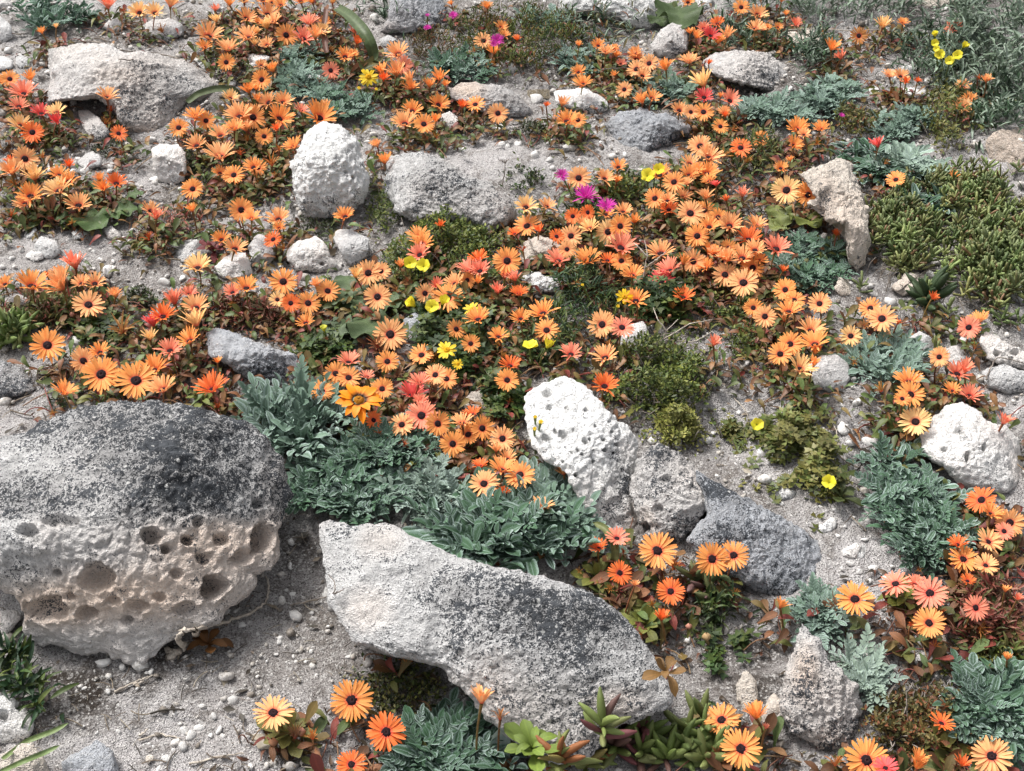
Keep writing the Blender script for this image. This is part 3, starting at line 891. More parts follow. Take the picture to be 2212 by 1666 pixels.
rock('white wedge of stone in the gravel beside the blue-grey slab', [1768,1142, 1795,1116, 1802,1128, 1797,1150, 1775,1152], 'white', 0.0)
rock('blocky white stone in the gravel below the dense grey-green mound', [1844,1183, 1868,1176, 1874,1190, 1862,1210, 1846,1200], 'white', 0.02)
rock('white sloping stone beneath the dense grey-green mound', [1815,1190, 1850,1172, 1862,1180, 1850,1208, 1822,1203], 'white', 0.02, seed=99)
rock('cream kidney-shaped stone beside a withered daisy', [2013,1375, 2022,1364, 2042,1372, 2046,1390, 2036,1408, 2026,1402], 'cream', 0.02)
rock('pale stone in gravel below the two coral daisies', [1975,1418, 1990,1406, 2015,1408, 2026,1422, 2005,1436, 1978,1436], 'pale', 0.03)
rock('white stone behind the feathery silver rosette', [1895,1308, 1912,1298, 1930,1305, 1934,1318, 1905,1322], 'white', 0.03, seed=101)
rock('smooth white pebble-like stone behind the lone yellow sorrel', [1690,838, 1705,822, 1724,830, 1728,846, 1700,856], 'white', 0.03)
rock('pale stone at the foot of the trefoil mound', [1660,1062, 1690,1052, 1720,1064, 1715,1078, 1680,1080], 'pale', 0.03)
rock('white corner of rock at the left edge behind red buds', [-40,38, 0,35, 24,55, 28,80, 10,95, -40,100], 'pale', 0.1)
rock('pale flat stone at the left edge above the orange daisies', [-40,125, 10,122, 30,132, 28,148, -40,160], 'white', 0.05)
rock('grey lump at the left edge beside the leaf clump', [-30,2, 15,0, 30,12, 20,25, -30,28], 'pale', 0.2)
rock('oval grey stone beside the wide flat rock', [33,125, 45,118, 62,128, 65,145, 45,150, 35,140], 'pale', 0.1)

# ------------------------------------------------------------------ leaf and petal shapes
def leaf_shape(prof, seg=8, across=5, arch=0.15, fold=0.12, droop=0.0, wave=0.0, width=0.14, seed=0):
    """blade along +x, unit length; prof(t)-> relative half width"""
    rs = np.random.default_rng(seed)
    t = np.linspace(0, 1, seg + 1)
    u = np.linspace(-1, 1, across)
    w = np.array([prof(a) for a in t]) * width
    T, U_ = np.meshgrid(t, u, indexing='ij')
    Wd = np.repeat(w[:, None], across, 1)
    x = T - 0.25 * droop * T ** 3
    y = U_ * Wd
    z = arch * np.sin(T * math.pi * 0.75) - droop * T ** 2 + fold * np.abs(U_) * Wd / max(width, 1e-6) * width * 3
    if wave:
        z = z + wave * np.sin(T * 17 + rs.uniform(0, 6) + U_ * 1.3) * np.abs(U_) * Wd / width
    V = np.stack([x, y, z], -1).reshape(-1, 3)
    Uv = np.stack([U_, T, np.full_like(T, rs.random())], -1).reshape(-1, 3)
    return V, strip_faces(seg + 1, across), Uv

def p_spat(t):
    return 0.22 + 0.9 * math.sin(math.pi * min(1, max(0, (t - 0.15)) / 0.9)) ** 0.9 * t if t < 0.985 else 0.12

def p_oval(t):
    return max(0.05, math.sin(math.pi * min(0.97, t + 0.03)) ** 0.6)

def lobed(n, depth=0.72, start=0.30):
    def f(t):
        if t < start:
            return 0.10
        s = (t - start) / (1 - start)
        env = 0.45 + 0.75 * math.sin(math.pi * min(1, s * 0.78 + 0.16))
        if s > 0.80:
            return max(0.06, 0.95 * math.sqrt(max(0, 1 - ((s - 0.86) / 0.14) ** 2)) if s > 0.86 else 0.30 + 0.65 * (s - 0.80) / 0.06)
        lob = abs(math.sin(s / 0.80 * n * math.pi)) ** 0.55
        return env * ((1 - depth) + depth * lob)
    return f

def finger_shape(seg=4, n=6, bend=0.2, r=0.12):
    t = np.linspace(0, 1, seg + 1)
    pts = np.stack([t, 0 * t, bend * t * t], -1)
    rad = r * np.array([0.55, 0.95, 1.05, 0.85, 0.25])[:seg + 1]
    V, F, U = tube(pts, rad, n)
    U[:, 0] = 0.5
    V = np.concatenate([V, [[1.02, 0, bend]]])
    U = np.concatenate([U, [[0.5, 1, 0]]])
    k = len(V) - 1
    b = seg * n
    tip = np.array([[b + j, b + (j + 1) % n, k, k] for j in range(n)])
    return V, np.concatenate([F, tip]), U

def tiny_leaf():
    V = np.array([[0, 0, 0], [0.5, 0.24, 0.06], [1, 0, 0.02], [0.5, -0.24, 0.06], [0.45, 0, -0.03]])
    F = np.array([[0, 4, 2, 1], [0, 3, 2, 4]])
    U = np.array([[0, 0, 0], [1, .5, 0], [0, 1, 0], [-1, .5, 0], [0, .5, 0]], float)
    return V, F, U

DAISY_LEAF = [leaf_shape(p_spat, 7, 3, a, 0.12, d, 0, w, k) for k, (a, d, w) in enumerate(((.12, .1, .22), (.2, .3, .19), (.05, -.1, .24), (.25, .5, .18)))]
STRAP_LEAF = [leaf_shape(p_oval, 7, 3, a, 0.2, d, 0, w, k) for k, (a, d, w) in enumerate(((.12, .1, .09), (.2, .35, .08), (.08, -.1, .10)))]
def pinnate(n, arch, droop, ll, lw, seed):
    """leaf of paired oval leaflets along a rib"""
    rs = np.random.default_rng(seed)
    rib = lambda t: np.stack([t - .2 * droop * t ** 3, 0 * t, arch * np.sin(t * math.pi * .75) - droop * t * t], -1)
    t = np.linspace(0, .97, 9)
    c = rib(t)
    Vs = [np.stack([c + np.array([0, s * .018, 0]) for s in (-1, 0, 1)], 1).reshape(-1, 3)]
    Fs = [strip_faces(9, 3)]
    Us = [np.stack([np.tile([-1., 0, 1], 9), np.repeat(t, 3), np.zeros(27)], -1)]
    o = 27
    lv, lf, lu = leaf_shape(p_oval, 4, 3, .06, .12, .08, 0, lw, seed)
    items = [(.97, 0, 1.15)]
    for k in range(n):
        tt = .28 + .62 * k / max(1, n - 1)
        g = .7 + .5 * math.sin(math.pi * (k + .7) / n)
        items += [(tt, 1, g * rs.uniform(.85, 1.1)), (tt + .02, -1, g * rs.uniform(.85, 1.1))]
    for (tt, s, g) in items:
        a = s * math.radians(rs.uniform(42, 62))
        S = ll * g * (1 if s else 1.1)
        R_ = np.array([[math.cos(a), -math.sin(a), 0], [math.sin(a), math.cos(a), 0], [0, 0, 1]])
        P = (lv * S) @ R_.T
        P[:, 2] += np.abs(P[:, 1]) * rs.uniform(.0, .5)
        Vs.append(P + rib(np.array([tt]))[0])
        Fs.append(lf + o); Us.append(lu); o += len(lv)
    return np.concatenate(Vs), np.concatenate(Fs), np.concatenate(Us)
SILVER_LEAF = [pinnate(*q, k) for k, q in enumerate(((4, .15, .2, .26, .30), (5, .22, .4, .23, .30), (4, .1, .1, .28, .26), (5, .28, .5, .24, .32), (6, .12, 0, .20, .28)))]
SPOON_LEAF = [leaf_shape(p_spat, 12, 5, a, 0.12, d, 0.03, w, 50 + k) for k, (a, d, w) in enumerate(((.15, .2, .13), (.2, .45, .11), (.1, 0, .14)))]
FINGER = [finger_shape(4, 6, b, r) for b, r in ((.1, .13), (.3, .12), (-.1, .14), (.2, .10))]
FINGER4 = [finger_shape(3, 4, b, r) for b, r in ((.1, .105), (.3, .095), (-.1, .11))]
TINY = [tiny_leaf()]

def clover():
    Vs, Fs, Us = [], [], []
    o = 0
    for k in range(3):
        a = k * 2 * math.pi / 3
        loc = np.array([[0, 0, 0], [0.45, 0.30, 0.04], [0.95, 0.42, 0.10], [0.80, 0, 0.04], [0.95, -0.42, 0.10], [0.45, -0.30, 0.04], [0.4, 0, -0.03]])
        c, s = math.cos(a), math.sin(a)
        V = loc @ np.array([[c, s, 0], [-s, c, 0], [0, 0, 1]])
        Vs.append(V)
        Fs.append(np.array([[0, 6, 2, 1], [6, 3, 2, 2], [0, 5, 4, 6], [6, 4, 3, 3]]) + o)
        Us.append(np.array([[0, 0, 0], [.6, .5, 0], [1, 1, 0], [0, .8, 0], [-1, 1, 0], [-.6, .5, 0], [0, .4, 0]], float))
        o += 7
    # keep triangles and quads apart: split everything into triangles
    F = np.concatenate(Fs)
    tri = []
    for f in F:
        f = list(dict.fromkeys(f.tolist()))
        tri.append(f[:3])
        if len(f) == 4:
            tri.append([f[0], f[2], f[3]])
    return np.concatenate(Vs), np.array(tri), np.concatenate(Us)
CLOVER = [clover()]
# fix the degenerate tips of fingers: as triangles
def tri_only(T):
    V, F, U = T
    tri = []
    for f in np.asarray(F).tolist():
        g = list(dict.fromkeys(f))
        tri.append(g[:3])
        if len(g) == 4:
            tri.append([g[0], g[2], g[3]])
    return V, np.array(tri), U
FINGER = [tri_only(f) for f in FINGER]
FINGER4 = [tri_only(f) for f in FINGER4]

# ---- flower heads (unit radius, axis +z)
def petal(r0, L, w, e0, e1, prof, az, twist=0.0, cupd=0.25, seg=5):
    t = np.linspace(0, 1, seg + 1)
    e = e0 + (e1 - e0) * t
    dx = np.concatenate([[0], np.cumsum(np.cos((e[1:] + e[:-1]) / 2)) / seg * L])
    dz = np.concatenate([[0], np.cumsum(np.sin((e[1:] + e[:-1]) / 2)) / seg * L])
    ww = np.interp(t, np.linspace(0, 1, len(prof)), prof) * w
    V = np.zeros((seg + 1, 3, 3))
    for j, u in enumerate((-1, 0, 1)):
        tw = twist * t
        V[:, j, 0] = r0 + dx - np.sin(e) * (abs(u) * ww * cupd + u * ww * np.sin(tw))
        V[:, j, 1] = u * ww * np.cos(tw)
        V[:, j, 2] = dz + np.cos(e) * (abs(u) * ww * cupd + u * ww * np.sin(tw))
    c, s = math.cos(az), math.sin(az)
    R = np.array([[c, s, 0], [-s, c, 0], [0, 0, 1]])
    V = V.reshape(-1, 3) @ R
    U = np.stack([np.tile([-1, 0, 1], seg + 1), np.repeat(t, 3), np.full(3 * (seg + 1), random.random())], -1)
    return V, strip_faces(seg + 1, 3), U.astype(float)

NARROW = (0.45, 0.7, 0.92, 1.0, 0.92, 0.35)
def head(n, e0, e1, w, r0=0.2, L=0.8, jit=0.10, whorls=2, prof=NARROW, twist=0.15, lenj=0.1, miss=0.0, cupd=0.25, seg=5, norm=True):
    Vs, Fs, Us = [], [], []
    o = 0
    for k in range(n):
        if random.random() < miss:
            continue
        wh = k % whorls
        az = (k + random.uniform(-.35, .35)) / n * 2 * math.pi
        ee = e0 + wh * 0.10 + random.gauss(0, jit)
        V, F, U = petal(r0, L * (1 + random.gauss(0, lenj) - 0.06 * wh), w * random.uniform(.85, 1.12), ee, ee + (e1 - e0) + random.gauss(0, jit), prof, az, random.gauss(0, twist), cupd, seg)
        V[:, 2] += 0.012 * wh
        Vs.append(V)
        Fs.append(F + o)
        Us.append(U)
        o += len(V)
    V = np.concatenate(Vs)
    if norm:
        V = V / np.percentile(np.hypot(V[:, 0], V[:, 1]), 97)
    return V, np.concatenate(Fs), np.concatenate(Us)

D2R = math.pi / 180
HEAD = {
    'o': [mesh_np('daisy_petals', *(lambda h: (h[0], [h[1]]))(H := head(random.randint(27, 34), 12 * D2R, 2 * D2R, 0.076, lenj=.07)), M_PETAL, H[2]) for _ in range(7)],
    's': [mesh_np('daisy_petals', *(lambda h: (h[0], [h[1]]))(H := head(random.randint(28, 36), 46 * D2R, 28 * D2R, 0.066, jit=.13)), M_PETAL, H[2]) for _ in range(7)],
    'c': [mesh_np('half_closed_petals', *(lambda h: (h[0], [h[1]]))(H := head(random.randint(24, 32), 62 * D2R, 44 * D2R, 0.085, r0=.12, L=1.0, jit=.16, lenj=.14)), M_PETAL, H[2]) for _ in range(6)],
    'd': [mesh_np('withered_petals', *(lambda h: (h[0], [h[1]]))(H := head(random.randint(16, 24), 78 * D2R, 35 * D2R, 0.05, r0=.12, L=1.0, jit=.35, lenj=.25, twist=1.2, cupd=.6)), M_PETAL, H[2]) for _ in range(5)],
}

def eye_mesh(name, mat, r=0.27, h=0.09):
    rings, n = 6, 20
    V, U = [[0, 0, h * 0.75]], [[0, 0, 0]]
    for i in range(1, rings + 1):
        f = i / rings
        z = h * (0.75 + 0.35 * math.sin(f * math.pi) - 0.75 * f ** 3)
        for j in range(n):
            a = (j + 0.5 * (i % 2)) / n * 2 * math.pi
            zz = z + (random.uniform(-.02, .025) if i < rings else 0)
            rr = r * f * random.uniform(.96, 1.04)
            V.append([rr * math.cos(a), rr * math.sin(a), zz])
            U.append([0, f, 0])
    q = [[1 + (i - 1) * n + j, 1 + (i - 1) * n + (j + 1) % n, 1 + i * n + (j + 1) % n, 1 + i * n + j] for i in range(1, rings) for j in range(n)]
    t = [[0, 1 + j, 1 + (j + 1) % n] for j in range(n)]
    return mesh_np(name, V, [np.array(q), np.array(t)], mat, np.array(U, float))
EYES = [eye_mesh('daisy_eye', M_EYE) for _ in range(3)]
DISC = eye_mesh('yellow_disc', M_DISC, 0.30, 0.16)

def bud_mesh():
    n, rings = 8, 6
    V, U = [], []
    for i in range(rings + 1):
        f = i / rings
        r = math.sin(math.pi * min(.97, f * 0.9 + .06)) ** 0.7
        for j in range(n):
            a = j / n * 2 * math.pi
            k = 1 + 0.12 * math.cos(a * 4)
            V.append([r * k * math.cos(a), r * k * math.sin(a), f * 2.1])
            U.append([.5, f, 0])
    q = [[i * n + j, i * n + (j + 1) % n, (i + 1) * n + (j + 1) % n, (i + 1) * n + j] for i in range(rings) for j in range(n)]
    return mesh_np('bud', V, [np.array(q)], M_STEM, np.array(U, float))
BUD = bud_mesh()

def stem_mesh(p0, p1, r, cal, bow=None, n=5, seg=7):
    """stalk from the root p0 up to the flower base p1 with a widened calyx on top"""
    p0, p1 = np.asarray(p0, float), np.asarray(p1, float)
    mid = (p0 * 0.5 + p1 * 0.5) + (bow if bow is not None else np.array([random.gauss(0, .006), random.gauss(0, .006), -0.004]))
    pts = bez(p0, mid, p1, seg)
    rad = np.full(seg, r)
    rad[-1] = cal
    rad[-2] = r * 1.15
    V, F, U = tube(pts, rad, n)
    U[:, 0] = 0.5
    return mesh_np('stem', V - p1, [F], M_STEM, U)

PCOL = {'p': (0.94, 0.47, 0.205), 'o': (0.92, 0.365, 0.10), 'y': (0.94, 0.61, 0.27), 'r': (0.88, 0.18, 0.04), 'k': (0.92, 0.30, 0.20), 'h': (0.82, 0.09, 0.11), 'b': (0.45, 0.17, 0.04)}

def pcol(c):
    a = np.array(PCOL[c])
    b = np.array(PCOL[random.choice('po')])
    f = random.uniform(0, 0.22) if c in 'poy' else random.uniform(0, .1)
    return tuple(np.clip((a * (1 - f) + b * f) * random.uniform(.92, 1.05), 0, .96))

def view_axis(P, phi, side):
    """axis that leans phi away from the line of sight, upwards, and a little sideways"""
    w = C0 - P
    w /= np.linalg.norm(w)
    up = np.array([0, 0, 1.0]) - w * w[2]
    up /= np.linalg.norm(up)
    sx = np.cross(up, w)
    a = w * math.cos(phi) + up * math.sin(phi) + sx * math.tan(side)
    return a / np.linalg.norm(a)

def add_flower(root, base, P, typ, col, R, ground_pt, detailed=False):
    """flower (petals) with an eye and a stalk as its pieces; P is the centre of the head"""
    phi = {'o': random.gauss(22, 7), 's': random.gauss(51, 6), 'c': random.gauss(62, 9), 'd': random.gauss(58, 15)}[typ] * D2R
    ax = view_axis(P, phi, random.gauss(0, 0.16))
    spin = random.uniform(0, 6.28)
    M = frame(ax, spin)
    q = quat(M)
    if typ == 'd':
        colr = tuple(np.array(pcol(col)) * (.62, .55, .5))
    else:
        colr = pcol(col)
    if detailed and typ in 'os':
        fl = link('flower', CALYX, root, P - base, q, R, (0.20, 0.22, 0.06))
        n = random.randint(28, 33)
        for k in range(n):
            a = (k + random.uniform(-.3, .3)) / n * 2 * math.pi
            el = -random.gauss(0.10 if k % 2 else 0.0, 0.07) - (0.22 if typ == 's' else 0)
            m = Matrix.Rotation(a, 3, 'Z') @ Matrix.Rotation(el, 3, 'Y') @ Matrix.Rotation(random.gauss(0, .15), 3, 'X')
            link('petal', random.choice(PETALS), fl, (0, 0, 0.012 * (k % 2)), m.to_quaternion(), random.uniform(.9, 1.04), colr)
    else:
        fl = link('flower', random.choice(HEAD[typ]), root, P - base, q, R, colr)
    if typ in 'os':
        link('eye', random.choice(EYES), fl, (0, 0, 0.0), None, 1.0 if typ == 'o' else .95)
    tip = P - ax * R * 0.02
    sm = stem_mesh(ground_pt, tip, 0.0011, R * (0.13 if typ in 'os' else .15))
    sc_ = random.random()
    st = link('stem', sm, root, tip - base, None, None, tuple(np.array((0.22, 0.17, 0.05)) * (1 - sc_) + np.array((0.28, 0.10, 0.05)) * sc_))
    return fl

PETALS = []
for _ in range(8):
    V, F, U = petal(0.2, 0.8, 0.076, random.gauss(.16, .05), random.gauss(.02, .1), NARROW, 0, random.gauss(0, .12), .25, 6)
    PETALS.append(mesh_np('petal', V, [F], M_PETAL, U))
cv, cf, cu = tube(np.array([[0, 0, -.10], [0, 0, -.05], [0, 0, -.015], [0, 0, .0]]), np.array([.06, .13, .22, .25]), 10)
CALYX = mesh_np('calyx', cv, [cf], M_STEM, cu)

# ------------------------------------------------------------------ where the flowers stand (read from a 4 x 4 grid of enlargements)
FLOWERS = '''
T00
935 70 160 ck;1205 115 160 sy;1340 118 150 sy;1470 55 180 cp;1065 95 70 dr;365 290 80 co;485 240 55 cy;1985 50 100 co;2110 15 150 sy;1860 95 90 ck;2125 165 170 sp;1870 190 110 cy;1800 322 230 sp;1765 415 130 so
1970 432 180 sp;1955 540 140 oo;2145 332 200 sp;2200 390 100 cy;85 685 150 oo;10 710 110 so;265 695 130 co;205 818 220 sk;165 925 160 sk;360 987 170 sh;490 980 160 sy;495 1060 120 ch;175 1092 190 sy;280 1145 180 or
925 850 190 sp;1025 1155 140 or;1690 1015 170 so;1780 1045 150 oo;1545 1105 160 oo;1990 855 130 sy;2150 800 130 co;2070 1015 220 sp;2185 1015 200 oo;2025 1120 170 so;1910 1180 180 sp;2130 1130 130 cp;1700 1265 170 sp;1905 1360 240 sp
1900 1500 120 so;2020 1515 170 oo;2190 1450 150 so;1665 1635 170 oo;215 1375 200 op;95 1410 120 cr;105 1500 210 cp;510 1520 160 so;300 1550 210 cy;595 1572 160 so;510 1655 230 sy;1005 1590 170 sr;900 1640 140 co;860 1560 100 co
600 1440 100 cr;370 1360 80 do;960 960 90 dr;2080 1340 100 dr
T01
60 10 130 so;140 25 100 so;215 50 120 so;390 20 140 so;490 25 130 co;660 30 110 cy;100 130 180 sp;15 200 80 so;155 195 150 sp;95 250 130 cy;260 305 180 oo;465 205 160 sk;600 200 100 so;570 275 130 sy;410 340 190 sk;510 330 150 cp;95 395 120 sp
10 290 80 cy;850 290 110 ck;870 380 110 cr;710 280 70 do;770 495 150 so;840 475 90 so;645 610 140 ok;1230 475 190 sp;1270 565 150 ok;1090 630 140 co;1100 690 100 cr;1215 650 170 cp;1335 700 130 cp;1340 770 140 co;1590 690 150 co;1500 750 120 co;1630 740 80 co
1575 910 160 so;1895 905 160 oo;1780 930 100 cr;2090 980 160 op;1350 965 160 so;1285 1075 200 sp;1450 1075 170 oo;1555 1050 100 co;45 570 100 sp;50 690 160 oo;150 620 120 co;0 780 80 co;20 870 90 co;110 890 160 sp;235 890 160 sp;200 1030 210 so
390 960 130 sk;545 1025 250 so;600 930 110 cp;70 1180 140 oo;330 1275 170 so;180 1120 100 cr;20 1450 140 oo;140 1430 120 do;200 1300 80 do;1050 1270 110 cp;1115 1410 130 co;170 1530 80 do;0 960 100 sp;1965 355 150 op;2115 240 110 so
2145 310 100 so;2055 465 140 co;1690 40 60 co;2000 75 110 co
T02
1520 25 110 so;1980 65 130 oo;2120 135 160 sp;2100 255 150 sp;2160 255 110 sp;1655 250 100 sk;1775 210 120 sr;1715 315 150 sh;1590 330 110 co;1540 290 80 co;1860 320 140 cp;1780 375 120 co;745 400 110 so;815 460 130 sp;885 430 90 so
1065 465 110 so;900 490 80 co;580 395 70 co;45 350 80 cr;940 555 80 sk;1075 515 140 sp;1075 600 150 op;1185 550 150 op;1125 660 130 sp;885 655 70 co;575 630 120 so;615 735 160 so;970 775 130 op;1330 605 140 co;1530 540 160 sp;1700 555 65 cr
1210 855 150 so;1130 890 130 co;1660 745 210 cy;1660 845 150 sh;1880 875 170 sk;1445 960 140 sp;1545 970 120 op;1655 970 160 oo;1835 980 110 sp;1840 1010 70 cr;1800 1095 130 oo;1905 1130 80 do;1800 840 60 co;475 1055 190 so;570 1040 130 oo
295 920 65 cr;430 910 120 cp;2150 1200 130 oo;1625 1265 190 op;1975 1280 170 or;920 1450 140 so;575 1540 190 op;800 1550 160 sp;905 1575 90 co;1280 1520 180 so;1535 1420 150 sp;1700 1370 210 sp;1530 1520 160 so;1685 1510 190 so;1400 1575 180 oo
1510 1590 110 sp;1600 1480 130 so;1705 1570 130 so;1765 1610 90 ch
T03
115 20 60 co;155 130 60 co;0 240 60 so;85 240 80 so;240 220 110 ck;460 275 60 do;785 310 140 ob;990 240 150 cy;1165 205 100 so;1610 260 140 sk;545 430 150 co;630 510 110 ck;1045 660 120 sp;1145 665 120 sp;1190 715 80 cr;1290 710 70 cr
1685 760 130 sp;1740 870 120 so;1675 935 160 sp;1810 690 60 cr;1885 710 100 cp;250 1125 180 so;455 1120 130 so;310 1170 110 sp;215 1260 150 so;110 1460 120 so;195 1395 70 co;950 1270 140 ch;1105 1555 150 oo;160 1645 230 oy;350 1660 170 so;1600 1540 90 co
T10
265 35 210 so;215 100 160 sp;680 115 210 sp;1300 160 150 sp;1350 225 130 ck;1665 160 110 co;2085 150 190 oo;2175 230 160 so;1915 410 150 so;2030 490 190 sp;1710 655 220 sy;100 210 80 dr;1290 410 120 dr;655 650 200 ck;45 795 140 so
275 815 270 so;545 730 170 cp;705 790 150 sp;820 790 170 sp;545 830 250 cp;765 970 240 op;1000 900 130 cp;1410 1075 200 sr;1510 960 190 ck;1695 1000 210 sp;1635 880 130 sk;2130 830 200 so;2010 865 140 sk;1700 1150 230 cy;1640 1285 210 so
1470 1370 200 sk;1300 1270 140 cy;1060 1210 210 dy;1330 1150 160 ch;410 1320 270 oo;720 1455 220 op;865 1385 170 so;875 1570 290 oo;1175 1625 320 oo;1335 1540 240 so;1880 1470 90 co;410 720 60 cr
T11
195 235 190 sp;200 310 100 so;150 405 150 or;770 210 160 so;235 770 220 oo;185 925 130 oy;300 955 150 or;450 955 190 oo;620 850 180 oo;525 810 110 cp;430 1130 150 so;970 695 210 op;1080 680 150 op;860 730 130 cy;1250 640 110 co;1050 900 210 op
1200 880 110 db;1160 1225 260 op;1410 390 190 so;1440 450 190 so;1415 540 180 sk;1595 290 90 cr;1825 755 130 oo;1850 680 200 sk;1935 680 170 sk;1925 580 150 sr;1915 780 100 co;1655 910 250 oo;1460 870 160 op;1720 790 170 sp;1560 810 120 ck
2170 590 220 oo;2150 740 130 ck;2090 870 130 ck;1920 1100 200 so;1730 1180 160 oo;2095 1250 160 so;1855 1305 150 oo;1430 1405 190 oo;1550 1575 180 op;1645 1610 180 oo;1135 1460 180 oo;690 1565 200 oo;800 1600 190 oo;800 1470 190 sk;960 1595 120 sk
1415 1650 180 sk;2170 1620 180 oo;2195 1500 170 sr;390 1500 100 dr
T12
120 130 180 sy;300 125 150 sp;525 205 130 or;655 170 120 or;810 190 140 so;130 290 210 oo;25 360 110 sr;235 340 100 cr;385 380 130 or;510 375 180 op;675 315 160 sy;600 280 100 cp;830 340 200 oy;935 290 180 oo;960 170 150 sp;1060 260 130 co
475 490 140 op;400 595 200 sk;655 595 220 so;940 480 240 sk;825 590 130 sr;945 590 170 oo;1040 720 190 so;1285 530 220 sp;1360 680 220 sk;1290 765 200 oh;1480 620 150 co;1565 595 190 op;1680 650 150 so;1700 530 170 co;1760 545 160 sp;1870 480 140 oo
1990 570 210 sp;2080 650 190 oo;2140 590 130 so;2100 500 170 sp;2045 410 210 sr;1880 290 190 sp;1600 375 190 oo;1705 300 160 so;1780 215 150 oo;1540 180 220 op;1660 155 160 oo;1355 150 150 sr;1235 50 170 oo;1345 75 140 sp;1480 40 140 sp;1670 50 130 cp
1850 70 90 cr;1990 30 130 ck;2110 290 170 sp;1860 590 160 cp;1840 710 200 op;2000 780 240 op;1480 910 170 sr;1070 940 200 so;60 880 150 sr;30 760 120 ck;265 1050 230 so;300 1190 200 oo;75 1095 150 so;780 1140 220 op;950 1165 190 ok;510 1400 180 sk
805 1430 210 sp;2085 995 150 oo;2185 1070 180 op;1740 1320 140 ck;95 505 110 dr;400 690 120 do
T13
345 20 180 oo;70 490 220 sk;130 680 90 cr;590 370 80 cr;150 840 180 oo;225 930 170 oo;180 1035 200 so;445 960 180 op;140 1110 120 cp;370 1200 220 sp;190 1310 200 oo;405 1315 220 so;105 1395 190 oo;275 1530 240 sy;410 1390 110 co;400 1490 110 co
885 1000 180 oo;985 1090 230 op;1115 1140 70 cr;715 1240 170 oy;1415 915 90 cr;1735 1165 180 ok;1830 1110 170 so;1480 1420 160 op;1215 1640 220 so;1635 1570 200 sk;1700 1540 150 ck
T20
555 70 200 so;1410 40 230 sp;1835 40 250 sr;1890 190 70 dr;2165 240 80 do
T21
570 50 190 oo;1090 30 180 oo;1350 85 210 sh;1420 145 130 sk;1430 260 250 ok;1015 300 150 or;1260 340 190 op;1570 330 200 oo;1780 330 180 sp;1870 255 150 sr;1955 370 190 oo;1835 425 200 oo;2130 460 200 op;1700 505 200 oo;2075 570 130 cp
1940 700 130 sr;2170 640 150 sp;2125 735 210 so;1970 850 230 op;2010 950 120 cr;2140 950 120 cr;1280 510 80 dr;1060 430 90 dr;1830 740 80 dr
T22
800 10 210 sr;70 775 230 oo;50 840 100 cr;450 770 160 co;260 1060 190 sp;750 1410 150 sr;905 1325 200 sk;1255 1430 300 oo;930 1620 190 or;1730 1500 260 oo;1915 1470 240 oo;960 1450 70 dr;1400 1580 160 do
T23
1230 80 220 oo;1160 115 130 oo;1275 315 240 oy;1590 50 140 so;1740 95 190 sk;2030 330 170 ck;1845 990 230 or;1920 1115 200 so;2090 1185 220 op;2040 1260 150 ok;1900 1355 230 sp;1640 1380 160 sr;1685 1505 230 oo;1880 1560 200 sp;1740 1250 100 do
T31
150 1165 310 op;825 1055 330 oo;1125 1330 300 or;825 1610 230 or;1300 740 130 do;1950 1080 220 cp;2110 1220 160 dp;490 1390 130 do
T32
1370 115 220 or;1290 360 160 cr;1060 65 80 cp;770 45 90 dr;1810 1225 270 oo;2110 1210 200 co;1980 1475 310 oo;2190 1300 80 ck
T33
1102 52 245 ok;1269 61 160 sk;1400 131 262 ok;752 184 290 oo;1391 388 245 oo;1794 254 192 ok;1724 26 122 sr;2047 114 88 co;2152 184 88 ck;1496 1260 210 sr;849 1575 350 oo;1015 1645 210 sh;1295 1575 157 co;1286 1645 157 co;1934 1540 306 op
1671 1619 140 cr;2065 700 88 co;577 1619 157 do;1487 306 105 dr;1234 411 79 dr;105 254 140 co;1435 595 105 do
'''
def read_flowers():
    out = []
    for line in FLOWERS.strip().splitlines():
        if line.startswith('T'):
            r, c = int(line[1]), int(line[2])
            continue
        for it in line.split(';'):
            x, y, w, k = it.split()
            out.append((553 * c + float(x) / 4, 416.5 * r + float(y) / 4, float(w) / 4, k[0], k[1]))
    return out
FL = read_flowers()
NUM = ['no', 'one', 'two', 'three', 'four', 'five', 'six', 'seven', 'eight', 'nine', 'ten', 'eleven', 'twelve']
